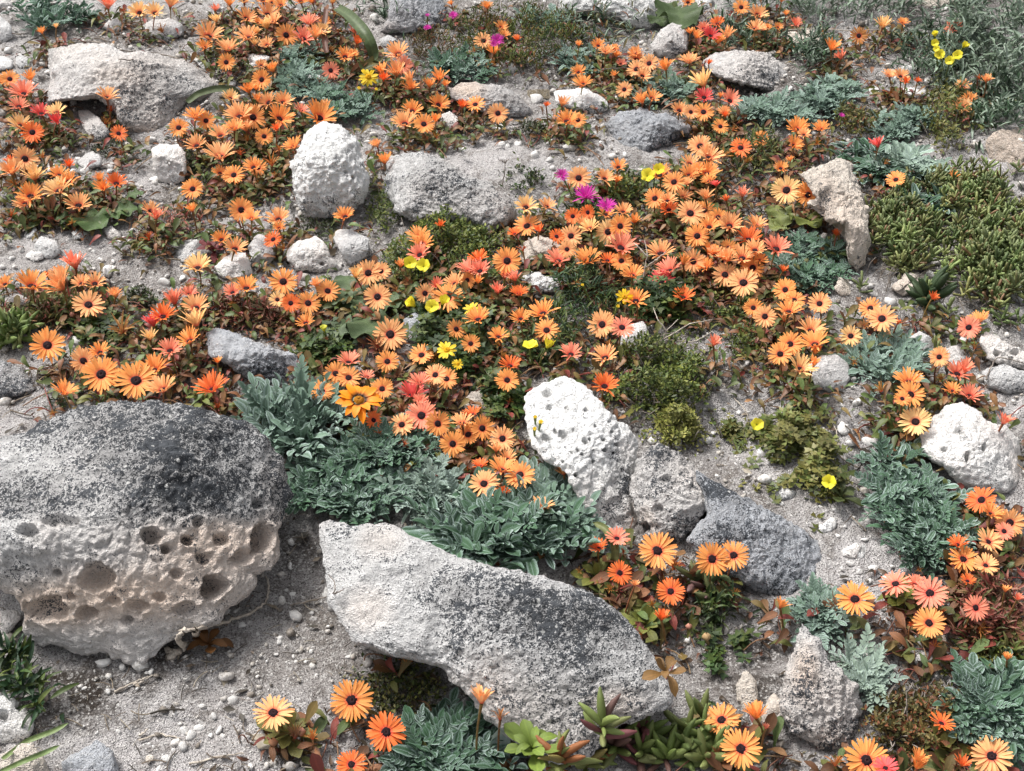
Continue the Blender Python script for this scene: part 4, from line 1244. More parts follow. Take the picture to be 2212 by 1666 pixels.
# plants: centre in the picture and what it grows beside
PLANTS = '''
300 22|in a row behind the lumpy grey stone
90 68|below the dark grey-green leaf clump
475 105|beside the thin white stone sliver
545 8|at the back of the thick bank
598 68|in the middle of the thick back bank
690 60|beside the strap-like curling leaf
745 110|inside the loop of the strap leaf
714 155|beside the silver plant at the strap leaf
862 128|at the tip of the strap leaf
845 172|behind the small yellow daisy
945 195|left of the tan rounded rock
900 262|before the dark silver-leaved mound
1012 230|on the tan and grey rounded rock
1076 246|at the front of the tan rounded rock
1068 88|around the magenta flower in the green shrub
1015 14|among the shrub below the top rocks
566 158|beside the blue-grey cushion plant
415 268|at the corner of the wide flat rock
515 215|by the green curving blade leaf
555 252|in the thick bank behind the white upright rock
475 298|in the gravel side of the thick bank
600 232|beside the dark silver-leaved cushion
680 245|right behind the white upright rock
578 292|left behind the white upright rock
478 342|beside the chalky white blocky stone
630 322|touching the white upright rock's left side
520 378|in the gravel left of the upright rock
417 408|alone below the chalky white blocky stone
30 185|at the left edge by the flat rock
85 255|near the flat rock's left corner
231 215|growing in the flat rock's cleft
256 289|alone beside the leaf-shaped grey stone
40 355|behind the long white stone
110 405|above the broad green leaves
235 403|beside the broad green leaves on gravel
332 465|on gravel right of the broad leaves
323 519|withered on the sandy ledge
416 456|half closed on bare gravel
530 462|below the chalky bank beside the upright rock
595 500|above the bright white wedge-shaped stone
492 528|beside the dark red leaf rosette
427 580|alone on the sandy ledge
740 468|alone under the white upright rock
823 335|between the upright rock and the slab
50 618|at the left edge of the sandy ledge
165 605|along the front of the sandy ledge
215 655|before the rounded grey stone
375 668|above the long grey ridge of rock
405 732|at the end of the long grey ridge
280 722|beside the trefoil leaves on the left
101 746|alone above the finger-leaved tuft
195 800|behind the big boulder's left shoulder
315 822|behind the middle of the big boulder
460 845|behind the big boulder's right shoulder
520 628|below the red leaf rosette
612 612|holding a yellow petal by white wedge
640 655|left of the tattered broad leaves
700 630|touching the tattered broad leaves
660 699|above the red creeping leaf mat
800 590|above the tattered broad leaves
830 640|over the tattered broad leaves
843 722|at the lower end of tattered leaves
908 532|behind the two yellow sorrel flowers
1022 590|right of the mossy green cushion
950 640|over the three yellow sorrel flowers
1000 720|around the yellow daisy with wide petals
1076 728|right of the yellow daisies
910 768|left of the large yellow daisy
952 815|below the large yellow daisy
755 800|behind the big orange gazania
696 846|beside the big orange gazania
825 838|right behind the big orange gazania
895 852|with hot coral heads right of gazania
806 908|below the big orange gazania
905 905|above the silver leaves right of gazania
1020 925|above the pale woolly silver plant
1065 975|between silver plants and white holed rock
1095 1010|beside the white holed rock's left side
1050 1050|behind the broad silver rosette
1218 1026|leaning on the white holed rock
1171 1098|within the broad silver rosette
1097 808|behind the white holed rock
1100 570|left of the cream flat-topped stone
1100 620|above the jagged white stone
1145 475|behind the cream flat-topped stone
1150 500|beside the cream flat-topped stone's stem
1265 460|in front of the magenta flowers
1230 510|right of the cream flat-topped stone
1325 490|before the cracked grey stone
1215 555|on the cream flat-topped stone's right
1310 558|left of the bare dry twig
1366 598|under the bare dry twig
1430 575|right of the bare dry twig
1305 380|around the back magenta flower
1440 388|behind the two-flowered yellow sorrel
1510 365|at the back of the long bank
1430 435|below the two-flowered yellow sorrel
1505 452|in the middle of the long bank
1540 390|at the back right of the bank
1595 430|beside gravel behind the long bank
1605 495|at the right of the long bank
1515 505|in the lower middle of the bank
1495 562|above the small trefoil patch
1560 545|in the thick of the long bank
1612 565|lower right in the long bank
1595 605|at the foot of the long bank
1476 644|above the dark red shoots
1374 650|beside the single butter-yellow daisy
1320 704|behind the white weathered stone
1307 774|before the white weathered stone
1230 766|pink-edged beside the drooping yellow sorrel
1305 836|right behind the white holed rock
1165 690|among dark leaves right of centre
1640 676|below the long bank by green cushion
1708 650|left of the grey feathery plant
1770 656|alone before the buff buried stone
1682 560|beside the grey feathery plant
1745 725|behind the rounded pale boulder
1720 775|on the rounded pale boulder's left
1893 680|in gravel before the crescent rock
1938 701|closed in the gravel
1838 726|alone beside the grey feathery rosette
2013 645|scarlet and half closed by dark tuft
2105 700|behind the white jagged pitted stone
2029 771|on the broad pale slab
1960 845|left above the large smooth white rock
1978 912|touching the large smooth white rock
2080 825|behind the large smooth white rock
2166 915|right behind the large smooth white rock
1722 416|before the tan hollowed standing rock
1806 509|at the foot of the tan rock
1486 6|beside the dark broad leaves at the back
1620 25|at the back near the green tuft
1640 64|behind the big pale grey slab
1535 75|beside the craggy white and grey stone
1315 110|beyond the blue-grey silver plant
1375 140|in front of the craggy stone
1460 145|left of the big pale slab
1530 138|bud lying on the big pale slab
1255 172|beside the orange-green shrub
1251 99|bud at the end of the green shrub
1348 194|left of the small silver mound
1400 218|in front of the small silver mound
1530 200|before the big pale slab
1500 242|behind the flat speckled rock
1558 262|right of the flat speckled rock
1230 258|before the white oblong stone
1180 232|red and tiny before the brown block
1512 316|over the cream stone in gravel
1600 320|before the silver mound in gravel
1643 300|at the foot of the silver mound
1730 290|right of the large silver mound
1695 358|behind the tan hollowed rock
1935 389|among dark green leaves
1790 530|under the tan hollowed rock
1880 62|at the head of the bare path
1950 50|across the bare path at the back
2061 65|behind the sorrel with seven flowers
1805 118|on the long cream slab
1935 168|between two white stones in the path
2085 215|at the edge of the yellow-green shrub
2120 175|tiny in the grey-green bank
1896 318|scarlet beside the small grey block
1685 58|on the long cream slab's back edge
2062 385|half hidden beside the dark green leaves
2130 1095|before the large smooth white rock
2175 1135|at the right edge below white rock
2135 1172|right of the dense grey-green mound
2078 1195|at the foot of the grey-green mound
2135 1222|below the dense grey-green mound's right
1965 1270|coral with bright green leaf rosette
1847 1295|alone behind the feathery silver rosette
2007 1346|in front of the coral pair
2107 1310|over the red-brown leaf mat
2180 1290|at the right edge over red-brown leaves
2072 1470|withering in the olive leaves
2033 1564|above the olive leaf rosette
1890 1650|below the tan and grey lichened boulder
1985 1655|half closed at the bottom edge
2142 1634|below the silver tuft in the corner
2077 1650|small and red at the bottom edge
1562 1200|as a pair against the blue-grey slab
1420 1192|large before the rough grey knuckle
1315 1165|red-orange under the white holed rock
1338 1238|below the bent green stalk
1448 1280|behind the dome boulder's right end
1428 1338|closed at the dome boulder's right end
1371 1319|pale bud on the dome boulder's rim
1598 1560|beside the purple-green finger leaves
1632 1553|side-on beside the lichened boulder
1601 1618|lowest beside the purple-green finger leaves
590 1542|alone with an olive leaf rosette on sand
757 1513|above the coral daisy on sand
834 1582|coral on sand below the dome boulder
759 1652|torn and red at the bottom edge
878 1436|withered against the dome boulder
1050 1535|folded and fading before the dome boulder
'''
PL = []
for ln in PLANTS.strip().splitlines():
    a, b = ln.split('|')
    x, y = a.split()
    PL.append((float(x), float(y), b))
pl_xy = np.array([(p[0], p[1]) for p in PL])
own = {}
for f in FL:
    d = np.hypot(pl_xy[:, 0] - f[0], (pl_xy[:, 1] - f[1]) * 1.25)
    own.setdefault(int(d.argmin()), []).append(f)

CWORD = {'p': 'peach', 'o': 'orange', 'y': 'pale yellow', 'r': 'deep orange', 'k': 'salmon', 'h': 'hot coral', 'b': 'brownish'}
DLEAF = [(0.13, 0.135, 0.035), (0.17, 0.12, 0.04), (0.22, 0.095, 0.045), (0.20, 0.045, 0.035), (0.10, 0.15, 0.045), (0.27, 0.14, 0.06), (0.085, 0.11, 0.03), (0.15, 0.07, 0.035)]
DAISY_LEAF_ME = [mesh_np('leaf', V, [F], M_LEAFO, U) for V, F, U in DAISY_LEAF]

def on_ground(x, y, dz=0.0):
    return np.stack([x, y, gheight(x, y) + dz], -1)

def in_stone(P):
    """points that would sit inside a stone, seen along the line of sight"""
    d = P - C0
    t = d @ FW
    u = 1106 + FOC * (d @ RT) / t
    v = 833 - FOC * (d @ UP) / t
    bad = np.zeros(len(P), bool)
    for s in ROCKS:
        m = (u > s.bb[0]) & (u < s.bb[1]) & (v > s.bb[2]) & (v < s.bb[3])
        if not m.any():
            continue
        idx = np.nonzero(m)[0]
        ii = inside(s.P, u[idx], v[idx])
        idx = idx[ii]
        if len(idx):
            bad[idx] |= t[idx] > s.entry(u[idx], v[idx]) - 0.004
    return bad

n_daisy = 0
for k, fl in sorted(own.items()):
    cx, cy, where = PL[k]
    heads = []
    for (x, y, w, typ, col) in fl:
        h = random.uniform(0.030, 0.055) if typ in 'osc' else random.uniform(.015, .03)
        P, t = anchor(x, y, h, 0.022)
        heads.append((P, w / 2 * t / FOC * (1.2 if typ in 'os' else 1.1), typ, col, y))
    xy = np.array([h[0][:2] for h in heads])
    c = xy.mean(0) + np.array([0, -0.006])
    base = np.array([c[0], c[1], float(gheight(np.array(c[0]), np.array(c[1])))])
    root = empty('daisy_plant', base)
    live = [h for h in heads if h[2] != 'd']
    cols = []
    for h in sorted(live or heads, key=lambda h: -h[1]):
        wd = CWORD[h[3]]
        if wd not in cols:
            cols.append(wd)
    n = len(live)
    cword = ' and '.join(cols[:2])
    lab = (('%s %s daisy %s' % (NUM[n] if n < 13 else 'many', cword, 'plants' if False else ('flower' if n == 1 else 'flowers')) if n else 'withered daisy') + ' ' + where)
    tag(root, lab, 'daisy', 'orange daisies in flower among the rocks')
    for (P, R, typ, col, y) in heads:
        gxy = P[:2] * 0.75 + c * 0.25 + np.array([random.gauss(0, .004), random.gauss(-.004, .004)])
        gp = np.array([gxy[0], gxy[1], float(gheight(np.array(gxy[0]), np.array(gxy[1]))) - 0.002])
        if gp[2] > P[2] - 0.01:
            gp[2] = P[2] - 0.012
        add_flower(root, base, P, typ, col, R, gp, detailed=(y > 1150 and R * FOC / 1.4 > 28))
        n_daisy += 1
    # spent heads low in the foliage
    for _ in range(max(1, len(heads) // 2)):
        hP, hR = random.choice(heads)[:2]
        q = np.array([random.gauss(hP[0], .02), random.gauss(hP[1] - .01, .014), 0])
        q[2] = float(gheight(np.array(q[0]), np.array(q[1]))) + random.uniform(.012, .026)
        if in_stone(q[None])[0]:
            continue
        link('spent_head', random.choice(HEAD['d']), root, q - base, quat(frame((random.gauss(0, .5), random.gauss(-.2, .5), 1), random.uniform(0, 6))), hR * random.uniform(.35, .6),
             random.choice(((.42, .17, .04), (.30, .10, .05), (.50, .24, .06), (.24, .12, .07))))
    # leaves
    near_ = cy > 1140
    pts = []
    for (P, R, typ, col, y) in heads:
        m = 44 if not near_ else 13
        sp = 0.024 if not near_ else 0.013
        q = np.stack([rng.normal(P[0], sp, m), rng.normal(P[1] - 0.004, sp, m)], -1)
        pts.append(q)
    q = np.concatenate(pts)
    n = len(q)
    L = rng.uniform(0.014, 0.028, n) if not near_ else rng.uniform(0.018, 0.032, n)
    locs = on_ground(q[:, 0], q[:, 1], 0.0)
    locs[:, 2] += rng.uniform(0, 0.016, n)
    bad = in_stone(locs + np.array([0, 0, 0.004]))
    ok = ~bad
    if ok.sum() < 3:
        ok[:] = True
        locs[:, 1] -= 0.02
    red = 0.35 + 0.5 * float(vnoise(np.array([c[0] * 3, c[1] * 3, 5.0]), 91))
    pal = np.array(DLEAF)
    wts = np.array([1, 1, .6 + red, .2 + 1.2 * red, 1.2 - red, .7, 1.1 - red, .5 + red])
    wts = np.clip(wts, .05, None)
    cid = rng.choice(len(pal), n, p=wts / wts.sum())
    cc = pal[cid] * rng.uniform(.7, 1.35, (n, 1))
    az = rng.uniform(0, 6.28, n)
    el = rng.uniform(0.0, 0.75, n)
    roll = rng.normal(0, .35, n)
    pick = rng.integers(0, len(DAISY_LEAF), n)
    idx = np.nonzero(ok)[0]
    if near_:
        # separate rosette leaves, rooted near the stalks
        Ms = euler_mats(az, el, roll)
        for i in idx:
            link('leaf', DAISY_LEAF_ME[pick[i]], root, locs[i] - base, quat(Ms[i]), (L[i] * 1.1, L[i] * 1.1, L[i]), tuple(cc[i]))
    else:
        V, F, U, Cc = merge(DAISY_LEAF, pick[idx], euler_mats(az, el, roll)[idx], L[idx], locs[idx], cc[idx])
        fo = link('foliage', mesh_np('foliage', V - base, F, M_LEAF, U, Cc), root)
        tag(fo, kind='stuff')
    # dry brown stalks in the tangle
    m = 4 * len(heads)
    Vs, Fs, Us, Cs, o_ = [], [], [], [], 0
    for _ in range(m):
        hP = random.choice(heads)[0]
        a = np.array([random.gauss(hP[0], .018), random.gauss(hP[1] - .004, .018), 0])
        b = a + np.array([random.gauss(0, .028), random.gauss(0, .028), 0])
        a[2] = float(gheight(np.array(a[0]), np.array(a[1]))) + .002
        b[2] = float(gheight(np.array(b[0]), np.array(b[1]))) + .006
        V, F, U = tube(bez(a, (a + b) / 2 + np.array([random.gauss(0, .008), 0, random.uniform(.01, .028)]), b, 6), 0.0008, 4)
        Vs.append(V - base); Fs.append(F + o_); Us.append(U); o_ += len(V)
        Cs.append(np.repeat(np.array([random.choice(((.30, .17, .10), (.20, .09, .06), (.36, .24, .14), (.25, .06, .05)))]), len(V), 0))
    m = 26 * len(heads)  # dead-leaf litter; its dark browns also paint the shade between plants
    hp = np.array([h[0] for h in heads])[rng.integers(0, len(heads), m)]
    lx_, ly_ = hp[:, 0] + rng.normal(0, .026, m), hp[:, 1] - .008 + rng.normal(0, .026, m)
    lp = on_ground(lx_, ly_, .004)
    lp = lp[~in_stone(lp)]
    if len(lp):
        m = len(lp)
        V, F, U, Cc = merge(DAISY_LEAF, rng.integers(0, 4, m), euler_mats(rng.uniform(0, 6.28, m), rng.uniform(-.1, .25, m), rng.normal(0, .6, m)), rng.uniform(.008, .018, m), lp,
                            np.array(((.07, .05, .035), (.12, .075, .05), (.05, .04, .03), (.16, .07, .045)))[rng.integers(0, 4, m)])
        Vs.append(V - base); Fs.append(F[0] + o_); Us.append(U); Cs.append(Cc); o_ += len(V)
    ds = link('stalks_shade_litter', mesh_np('stalks_shade_litter', np.concatenate(Vs), [np.concatenate(Fs)], M_LEAF, np.concatenate(Us), np.concatenate(Cs)), root)
    tag(ds, kind='stuff')
print('daisy flowers', n_daisy, 'plants', len(own), 'of', len(PL))

# ------------------------------------------------------------------ other flowers
def other_head(name, mat, n, e0, e1, w, r0, prof, **k):
    H = head(n, e0 * D2R, e1 * D2R, w, r0, 1 - r0, prof=prof, **k)
    return mesh_np(name, H[0], [H[1]], mat, H[2])
WIDE = (0.35, 0.75, 1.0, 1.0, 0.85, 0.3)
FAN = (0.18, 0.42, 0.72, 0.98, 1.05, 0.75)
YHEAD = [other_head('yellow_petals', M_YPETAL, n, 10, -8, 0.15, 0.2, WIDE, jit=.12, whorls=1, lenj=.08) for n in (12, 13, 14)]
XHEAD = [other_head('sorrel_petals', M_XPETAL, 5, e, e - 42, 0.56, 0.02, FAN, jit=.05, whorls=1, lenj=.03, cupd=.10, twist=.25, seg=6) for e in (52, 58, 48)]
XSIDE = [other_head('sorrel_petals', M_XPETAL, 5, 80, 42, 0.44, 0.02, FAN, jit=.05, whorls=1, lenj=.05, cupd=.2, twist=.3, seg=6) for _ in range(2)]
MHEAD = [other_head('magenta_petals', M_MPETAL, n, e, e - 14, 0.045, 0.06, NARROW, jit=.16, whorls=3, lenj=.1) for n, e in ((66, 34), (58, 42), (70, 28))]
MBUD = other_head('magenta_petals', M_MPETAL, 36, 70, 55, 0.05, 0.06, NARROW, jit=.12, whorls=3, lenj=.1)
POINT = (0.35, 0.8, 1.0, 0.9, 0.62, 0.08)
GHEAD = other_head('gazania_petals', M_GPETAL, 16, 16, -22, 0.17, 0.24, POINT, jit=.16, whorls=2, lenj=.1, twist=.3)
GDISC = eye_mesh('gazania_disc', M_GDISC, 0.23, 0.10)

def side_flower(root, base, x, y, w, kind, h, mesh, col, disc=None, phi=25, rc=0.0012, scol=(0.16, 0.22, 0.06), rootpx=None, lean=0.0):
    P, t = anchor(x, y, h, 0.025)
    R = w / 2 * t / FOC
    ax = view_axis(P, phi * D2R, random.gauss(lean, .1))
    fl = link('flower', mesh, root, P - base, quat(frame(ax, random.uniform(0, 6.28))), R, col)
    if disc is not None:
        link('disc', disc, fl)
    g = base + np.array([(P[0] - base[0]) * 0.35, (P[1] - base[1]) * 0.35, 0])
    tip = P - ax * R * 0.02
    link('stem', stem_mesh(g, tip, rc, rc * 2.2), root, tip - base, None, None, scol)
    return fl

def gbase(x, y):
    p, _ = gpoint(x, y)
    return np.array(p)

def leaf_cloud(root, base, templs, cx, cy, rx, ry, n, L, pal, el=(0.1, 1.1), height=0.02, name='foliage', lay=1.0, clump=0.0, width=1.0, spread=1.0, mat=None, dome=True, shoots=0):
    """n small leaves over a patch of soil (ellipse in the picture) piled up as a low dome; one mesh"""
    a = rng.uniform(0, 6.28, n)
    r = np.sqrt(rng.random(n)) * spread * (0.82 + 0.36 * np.abs(rng.normal(0, 1, n)) ** 1.5 * (rng.random(n) < .5))
    # uneven outline
    r = r * (1 + 0.5 * fbm(np.stack([np.cos(a) * 1.9, np.sin(a) * 1.9, np.full(n, cx * .13)], -1), 3, .6, 17))
    px = cx + rx * r * np.cos(a)
    py = cy + ry * r * np.sin(a)
    P, t = gpoint(px, py)
    hh = height * np.sqrt(np.clip(1 - (r / 1.25) ** 2, 0, 1)) if dome else np.full(n, height)
    nz = fbm(P * 28 + 4, 3, .6, 55)
    hh = hh * np.clip(0.7 + 1.5 * nz, .15, 1.6)
    z = rng.random(n) ** 0.45 * hh
    P = P.copy()
    P[:, 2] += np.maximum(z, 0.001)
    # shift towards the viewer so that the pile keeps its place in the picture
    gapk = nz > -0.24 if clump else np.ones(n, bool)
    bad = in_stone(P)
    ok = ~bad & gapk
    idx = np.nonzero(ok)[0]
    if len(idx) < 4:
        idx = np.arange(n)
    m = len(idx)
    pal = np.array(pal)
    cc = pal[rng.integers(0, len(pal), m)] * rng.uniform(.7, 1.35, (m, 1))
    cc = cc * (1 + .5 * fbm(P[idx] * 22, 2, .5, 66))[:, None]
    az = rng.uniform(0, 6.28, m)
    e = rng.uniform(el[0], el[1], m)
    s = rng.uniform(L[0], L[1], m)
    if shoots:
        # leaves gathered in upright shoots
        k = shoots
        src = (np.arange(m) // k) * k
        f = (np.arange(m) % k) / k
        P[idx] = P[idx][src] + rng.normal(0, .0015, (m, 3)) + np.array([0, 0, 1.0]) * (f * L[1] * .55)[:, None]
        az = az[src] + f * k * 2.4
        e = 0.15 + f * 1.1 + rng.normal(0, .15, m)
        cc = cc[src] * rng.uniform(.8, 1.25, (m, 1))
        tipc = rng.random(m) < .06
        cc[tipc] = np.array((.27, .16, .09))
    S = np.stack([s, s * width, s], -1)
    V, F, U, Cc = merge(templs, rng.integers(0, len(templs), m), euler_mats(az, e, rng.normal(0, .4, m)), S, P[idx], cc)
    fo = link(name, mesh_np(name, V - base, F, mat or M_LEAF, U, Cc), root)
    tag(fo, kind='stuff')
    return fo

GREENS = [(0.045, 0.085, 0.02), (0.07, 0.11, 0.025), (0.10, 0.13, 0.035), (0.03, 0.06, 0.02)]
OLIVE = [(0.13, 0.15, 0.035), (0.17, 0.16, 0.045), (0.09, 0.12, 0.03), (0.21, 0.20, 0.07)]
MOSSY = [(0.16, 0.19, 0.04), (0.22, 0.24, 0.06), (0.09, 0.13, 0.03), (0.055, 0.09, 0.025), (0.12, 0.16, 0.035)]
GREYG = [(0.17, 0.23, 0.17), (0.23, 0.30, 0.24), (0.10, 0.15, 0.10), (0.30, 0.37, 0.31)]
DARKG = [(0.025, 0.06, 0.028), (0.035, 0.08, 0.035), (0.05, 0.10, 0.05)]
FINGC = [(0.21, 0.27, 0.10), (0.27, 0.30, 0.12), (0.15, 0.21, 0.08), (0.24, 0.29, 0.13), (0.22, 0.22, 0.09)]
ORNG = [(0.12, 0.16, 0.035), (0.18, 0.18, 0.045), (0.24, 0.14, 0.05), (0.09, 0.14, 0.04), (0.15, 0.20, 0.05)]
DARKMOSS = [(0.03, 0.045, 0.018), (0.05, 0.07, 0.025), (0.06, 0.055, 0.03)]
REDMAT = [(0.24, 0.06, 0.05), (0.30, 0.10, 0.07), (0.17, 0.10, 0.05), (0.35, 0.17, 0.12), (0.11, 0.11, 0.04)]
RUST = [(0.24, 0.09, 0.04), (0.12, 0.10, 0.035), (0.18, 0.14, 0.05), (0.09, 0.09, 0.03)]

# ------------------------------------------------------------------ shrubs and mats: (label, x, y, rx, ry, count, size range, leaf kind, palette, height)
SHRUBS = [
 ('low orange-tinged green shrub of tiny finger leaves around the magenta flower', 1120, 105, 150, 70, 3600, (.005, .011), 'f4', ORNG, .05, 'shrub'),
 ('sparse brown-grey twiggy shrub of tiny leaves behind the daisy at strap leaf tip', 930, 120, 55, 45, 700, (.005, .010), 'f4', RUST, .03, 'shrub'),
 ('green finger-leaved shrub mass behind the tan crescent rock', 2030, 560, 165, 110, 1900, (.015, .024), 'f4', FINGC, .035, 'succulent shrub'),
 ('green finger-leaved shrub at the edge of the white two-part stone', 2170, 600, 90, 120, 1000, (.015, .024), 'f4', FINGC, .035, 'succulent shrub'),
 ('finger-leaved shrub growing beside the tan hollowed rock', 1935, 520, 70, 100, 800, (.014, .022), 'f4', FINGC, .03, 'succulent shrub'),
 ('finger-leaved shrub near the red flower and small grey block', 2070, 440, 130, 60, 900, (.014, .022), 'f4', FINGC, .03, 'succulent shrub'),
 ('mossy green cushion in front of the grey triangular slab', 985, 535, 105, 70, 4800, (.004, .009), 'tiny', MOSSY, .035, 'cushion plant'),
 ('mossy green strip between the upright rock and the slab', 835, 470, 40, 45, 900, (.004, .008), 'tiny', MOSSY, .03, 'cushion plant'),
 ('mossy green cushion under the two yellow sorrel flowers', 880, 590, 60, 40, 1300, (.004, .009), 'tiny', MOSSY, .035, 'cushion plant'),
 ('tall mossy shrub with pale twigs behind the white holed rock', 1420, 830, 110, 95, 4800, (.004, .010), 'tiny', MOSSY, .035, 'shrub'),
 ('bright yellow-green cushion beside the rough grey knuckle', 1465, 935, 55, 45, 1900, (.004, .009), 'tiny', [(0.24, 0.25, 0.06), (0.30, 0.29, 0.09), (0.14, 0.16, 0.04)], .03, 'cushion plant'),
 ('round mossy cushion below the long daisy bank', 1555, 665, 66, 52, 2400, (.004, .009), 'tiny', MOSSY, .03, 'cushion plant'),
 ('sparse mossy patch beside the pale pink bud in gravel', 1610, 755, 40, 35, 700, (.004, .008), 'tiny', MOSSY, .02, 'cushion plant'),
 ('small leafed green tuft below the two-flowered yellow sorrel', 1345, 420, 45, 32, 900, (.005, .010), 'tiny', MOSSY, .03, 'cushion plant'),
 ('trefoil-leaved mound behind the yellow sorrel on gravel', 1730, 985, 90, 88, 760, (.006, .011), 'clover', OLIVE, .03, 'trefoil'),
 ('trefoil-leaved patch under the lone yellow sorrel', 1600, 935, 45, 32, 160, (.006, .010), 'clover', OLIVE, .02, 'trefoil'),
 ('dark trefoil leaves around the yellow daisies', 980, 745, 95, 90, 620, (.008, .014), 'clover', GREENS, .045, 'trefoil'),
 ('dark trefoil leaves beneath the cream rounded stone', 1090, 880, 55, 45, 300, (.008, .013), 'clover', GREENS, .04, 'trefoil'),
 ('trefoil leaves left of the withering pale yellow daisy', 205, 715, 60, 38, 300, (.007, .012), 'clover', GREENS, .025, 'trefoil'),
 ('trefoil patch below the dry bare twig', 1430, 660, 75, 50, 330, (.008, .013), 'clover', GREENS, .035, 'trefoil'),
 ('trefoil leaves between the long grey ridge and gazania', 700, 775, 60, 35, 260, (.007, .012), 'clover', GREENS, .025, 'trefoil'),
 ('leafy green mass under the drooping yellow sorrel', 1190, 740, 90, 70, 520, (.010, .020), 'strap', GREENS, .05, 'leafy plant'),
 ('leafy green mass under the butter-yellow daisy', 1260, 650, 75, 60, 480, (.010, .020), 'strap', DARKG + GREENS, .05, 'leafy plant'),
 ('trefoil weeds below the pale bud by the dome boulder', 1570, 1400, 55, 60, 240, (.007, .012), 'clover', GREENS, .03, 'trefoil'),
 ('narrow green weeds beside the bent green stalk', 1540, 1330, 60, 45, 200, (.010, .020), 'strap', GREENS, .04, 'leafy plant'),
 ('rust and olive moss between the lichened boulder and red daisies', 1960, 1570, 110, 85, 2600, (.004, .008), 'tiny', RUST, .03, 'cushion plant'),
 ('rust-flecked mossy mat along the bottom edge', 1900, 1650, 90, 40, 900, (.004, .008), 'tiny', RUST, .025, 'cushion plant'),
 ('dark mossy mat on the sand below the dome boulder', 860, 1500, 110, 60, 1000, (.004, .008), 'tiny', DARKMOSS + OLIVE, .012, 'cushion plant'),
 ('dark green moss clump on the sandy ledge', 305, 655, 32, 18, 500, (.004, .008), 'tiny', DARKMOSS, .018, 'cushion plant'),
 ('dark green moss tuft beside the chalky white stone', 423, 365, 24, 30, 500, (.004, .009), 'tiny', DARKMOSS, .03, 'cushion plant'),
 ('dark mossy patches on the gravel behind the chalky stone', 240, 325, 60, 22, 500, (.004, .008), 'tiny', DARKMOSS, .01, 'cushion plant'),
 ('small dark moss clump on gravel below the white oblong stone', 1150, 290, 36, 22, 420, (.004, .008), 'tiny', DARKMOSS, .02, 'cushion plant'),
 ('dark moss on gravel beside the grey triangular slab', 1130, 395, 45, 28, 420, (.005, .010), 'tiny', DARKMOSS + GREENS, .02, 'cushion plant'),
 ('wispy dark moss under the foot of the white upright rock', 690, 500, 50, 25, 500, (.004, .008), 'tiny', DARKMOSS, .012, 'cushion plant'),
 ('red creeping leaf mat above the long grey ridge', 560, 690, 110, 32, 900, (.010, .020), 'strap', REDMAT, .02, 'leaf mat'),
 ('red-brown leaf mat beneath the coral daisies', 2110, 1340, 90, 75, 1000, (.010, .022), 'strap', REDMAT, .025, 'leaf mat'),
 ('olive leaf mat below the red-brown mat', 2140, 1440, 80, 45, 420, (.010, .020), 'strap', OLIVE, .022, 'leaf mat'),
 ('red and olive leaf mat before the rounded grey stone', 110, 680, 120, 34, 800, (.010, .020), 'strap', REDMAT + OLIVE, .022, 'leaf mat'),
 ('reddish leaf mat on gravel right of the broad leaves', 365, 490, 85, 34, 420, (.008, .015), 'strap', REDMAT, .014, 'leaf mat'),
 ('yellow-green twiggy shrub under the daisies by the bare path', 2040, 265, 55, 75, 1700, (.006, .012), 'tiny', OLIVE, .05, 'shrub'),
 ('brownish low shrub beside the tiny magenta flower', 1860, 275, 60, 32, 800, (.006, .012), 'tiny', OLIVE + RUST, .03, 'shrub'),
 ('dense grey-green bank of narrow leaves along the back edge', 1780, 25, 260, 45, 1500, (.014, .028), 'strap', GREYG, .06, 'leafy bank'),
 ('grass-like grey-green bank behind the sorrel with seven flowers', 2130, 130, 120, 120, 2300, (.016, .032), 'strap', GREYG, .07, 'leafy bank'),
 ('dark green leafy bank under the sorrel with seven flowers', 2010, 130, 80, 60, 800, (.014, .026), 'strap', DARKG + GREYG, .05, 'leafy bank'),
 ('green leafy bank right of the yellow-green twiggy shrub', 2150, 250, 80, 50, 800, (.014, .026), 'strap', GREYG + DARKG, .045, 'leafy bank'),
 ('dark grey-green foliage behind the strap-like curling leaf', 850, 30, 60, 40, 500, (.014, .028), 'strap', DARKG + GREYG, .05, 'leafy bank'),
 ('wiry grey-green shrub in front of the big smooth white rock', 1300, 65, 100, 48, 900, (.012, .024), 'strap', GREYG + DARKG + RUST, .045, 'shrub'),
 ('narrow green leaves behind the big pale slab', 1600, 95, 110, 30, 520, (.014, .026), 'strap', GREYG + DARKG, .035, 'leafy bank'),
 ('greenish foliage behind the long cream slab', 1760, 130, 60, 40, 500, (.014, .026), 'strap', GREYG + DARKG, .04, 'leafy bank'),
 ('green finger-leaved tuft at the left edge below the ledge', 30, 732, 45, 34, 90, (.016, .026), 'f', FINGC[:3], .03, 'succulent shrub'),
 ('dark green grassy tuft behind the white hollowed round rock', 60, 1530, 60, 40, 120, (.018, .034), 'strap', DARKG + GREENS, .04, 'grass tuft'),
 ('dark green grassy tuft below the big pitted boulder', 20, 1450, 45, 32, 80, (.018, .034), 'strap', DARKG + GREENS, .04, 'grass tuft'),
 ('dark green leaves between the tan rock and daisies', 1640, 350, 60, 45, 420, (.010, .020), 'strap', GREENS + OLIVE, .035, 'leafy plant'),
 ('wispy weeds along the top rim of the big boulder', 120, 880, 60, 16, 90, (.006, .012), 'strap', GREENS, .012, 'leafy plant'),
]
TPL = {'f4': FINGER4, 'f': FINGER, 'tiny': TINY, 'clover': CLOVER, 'strap': STRAP_LEAF}
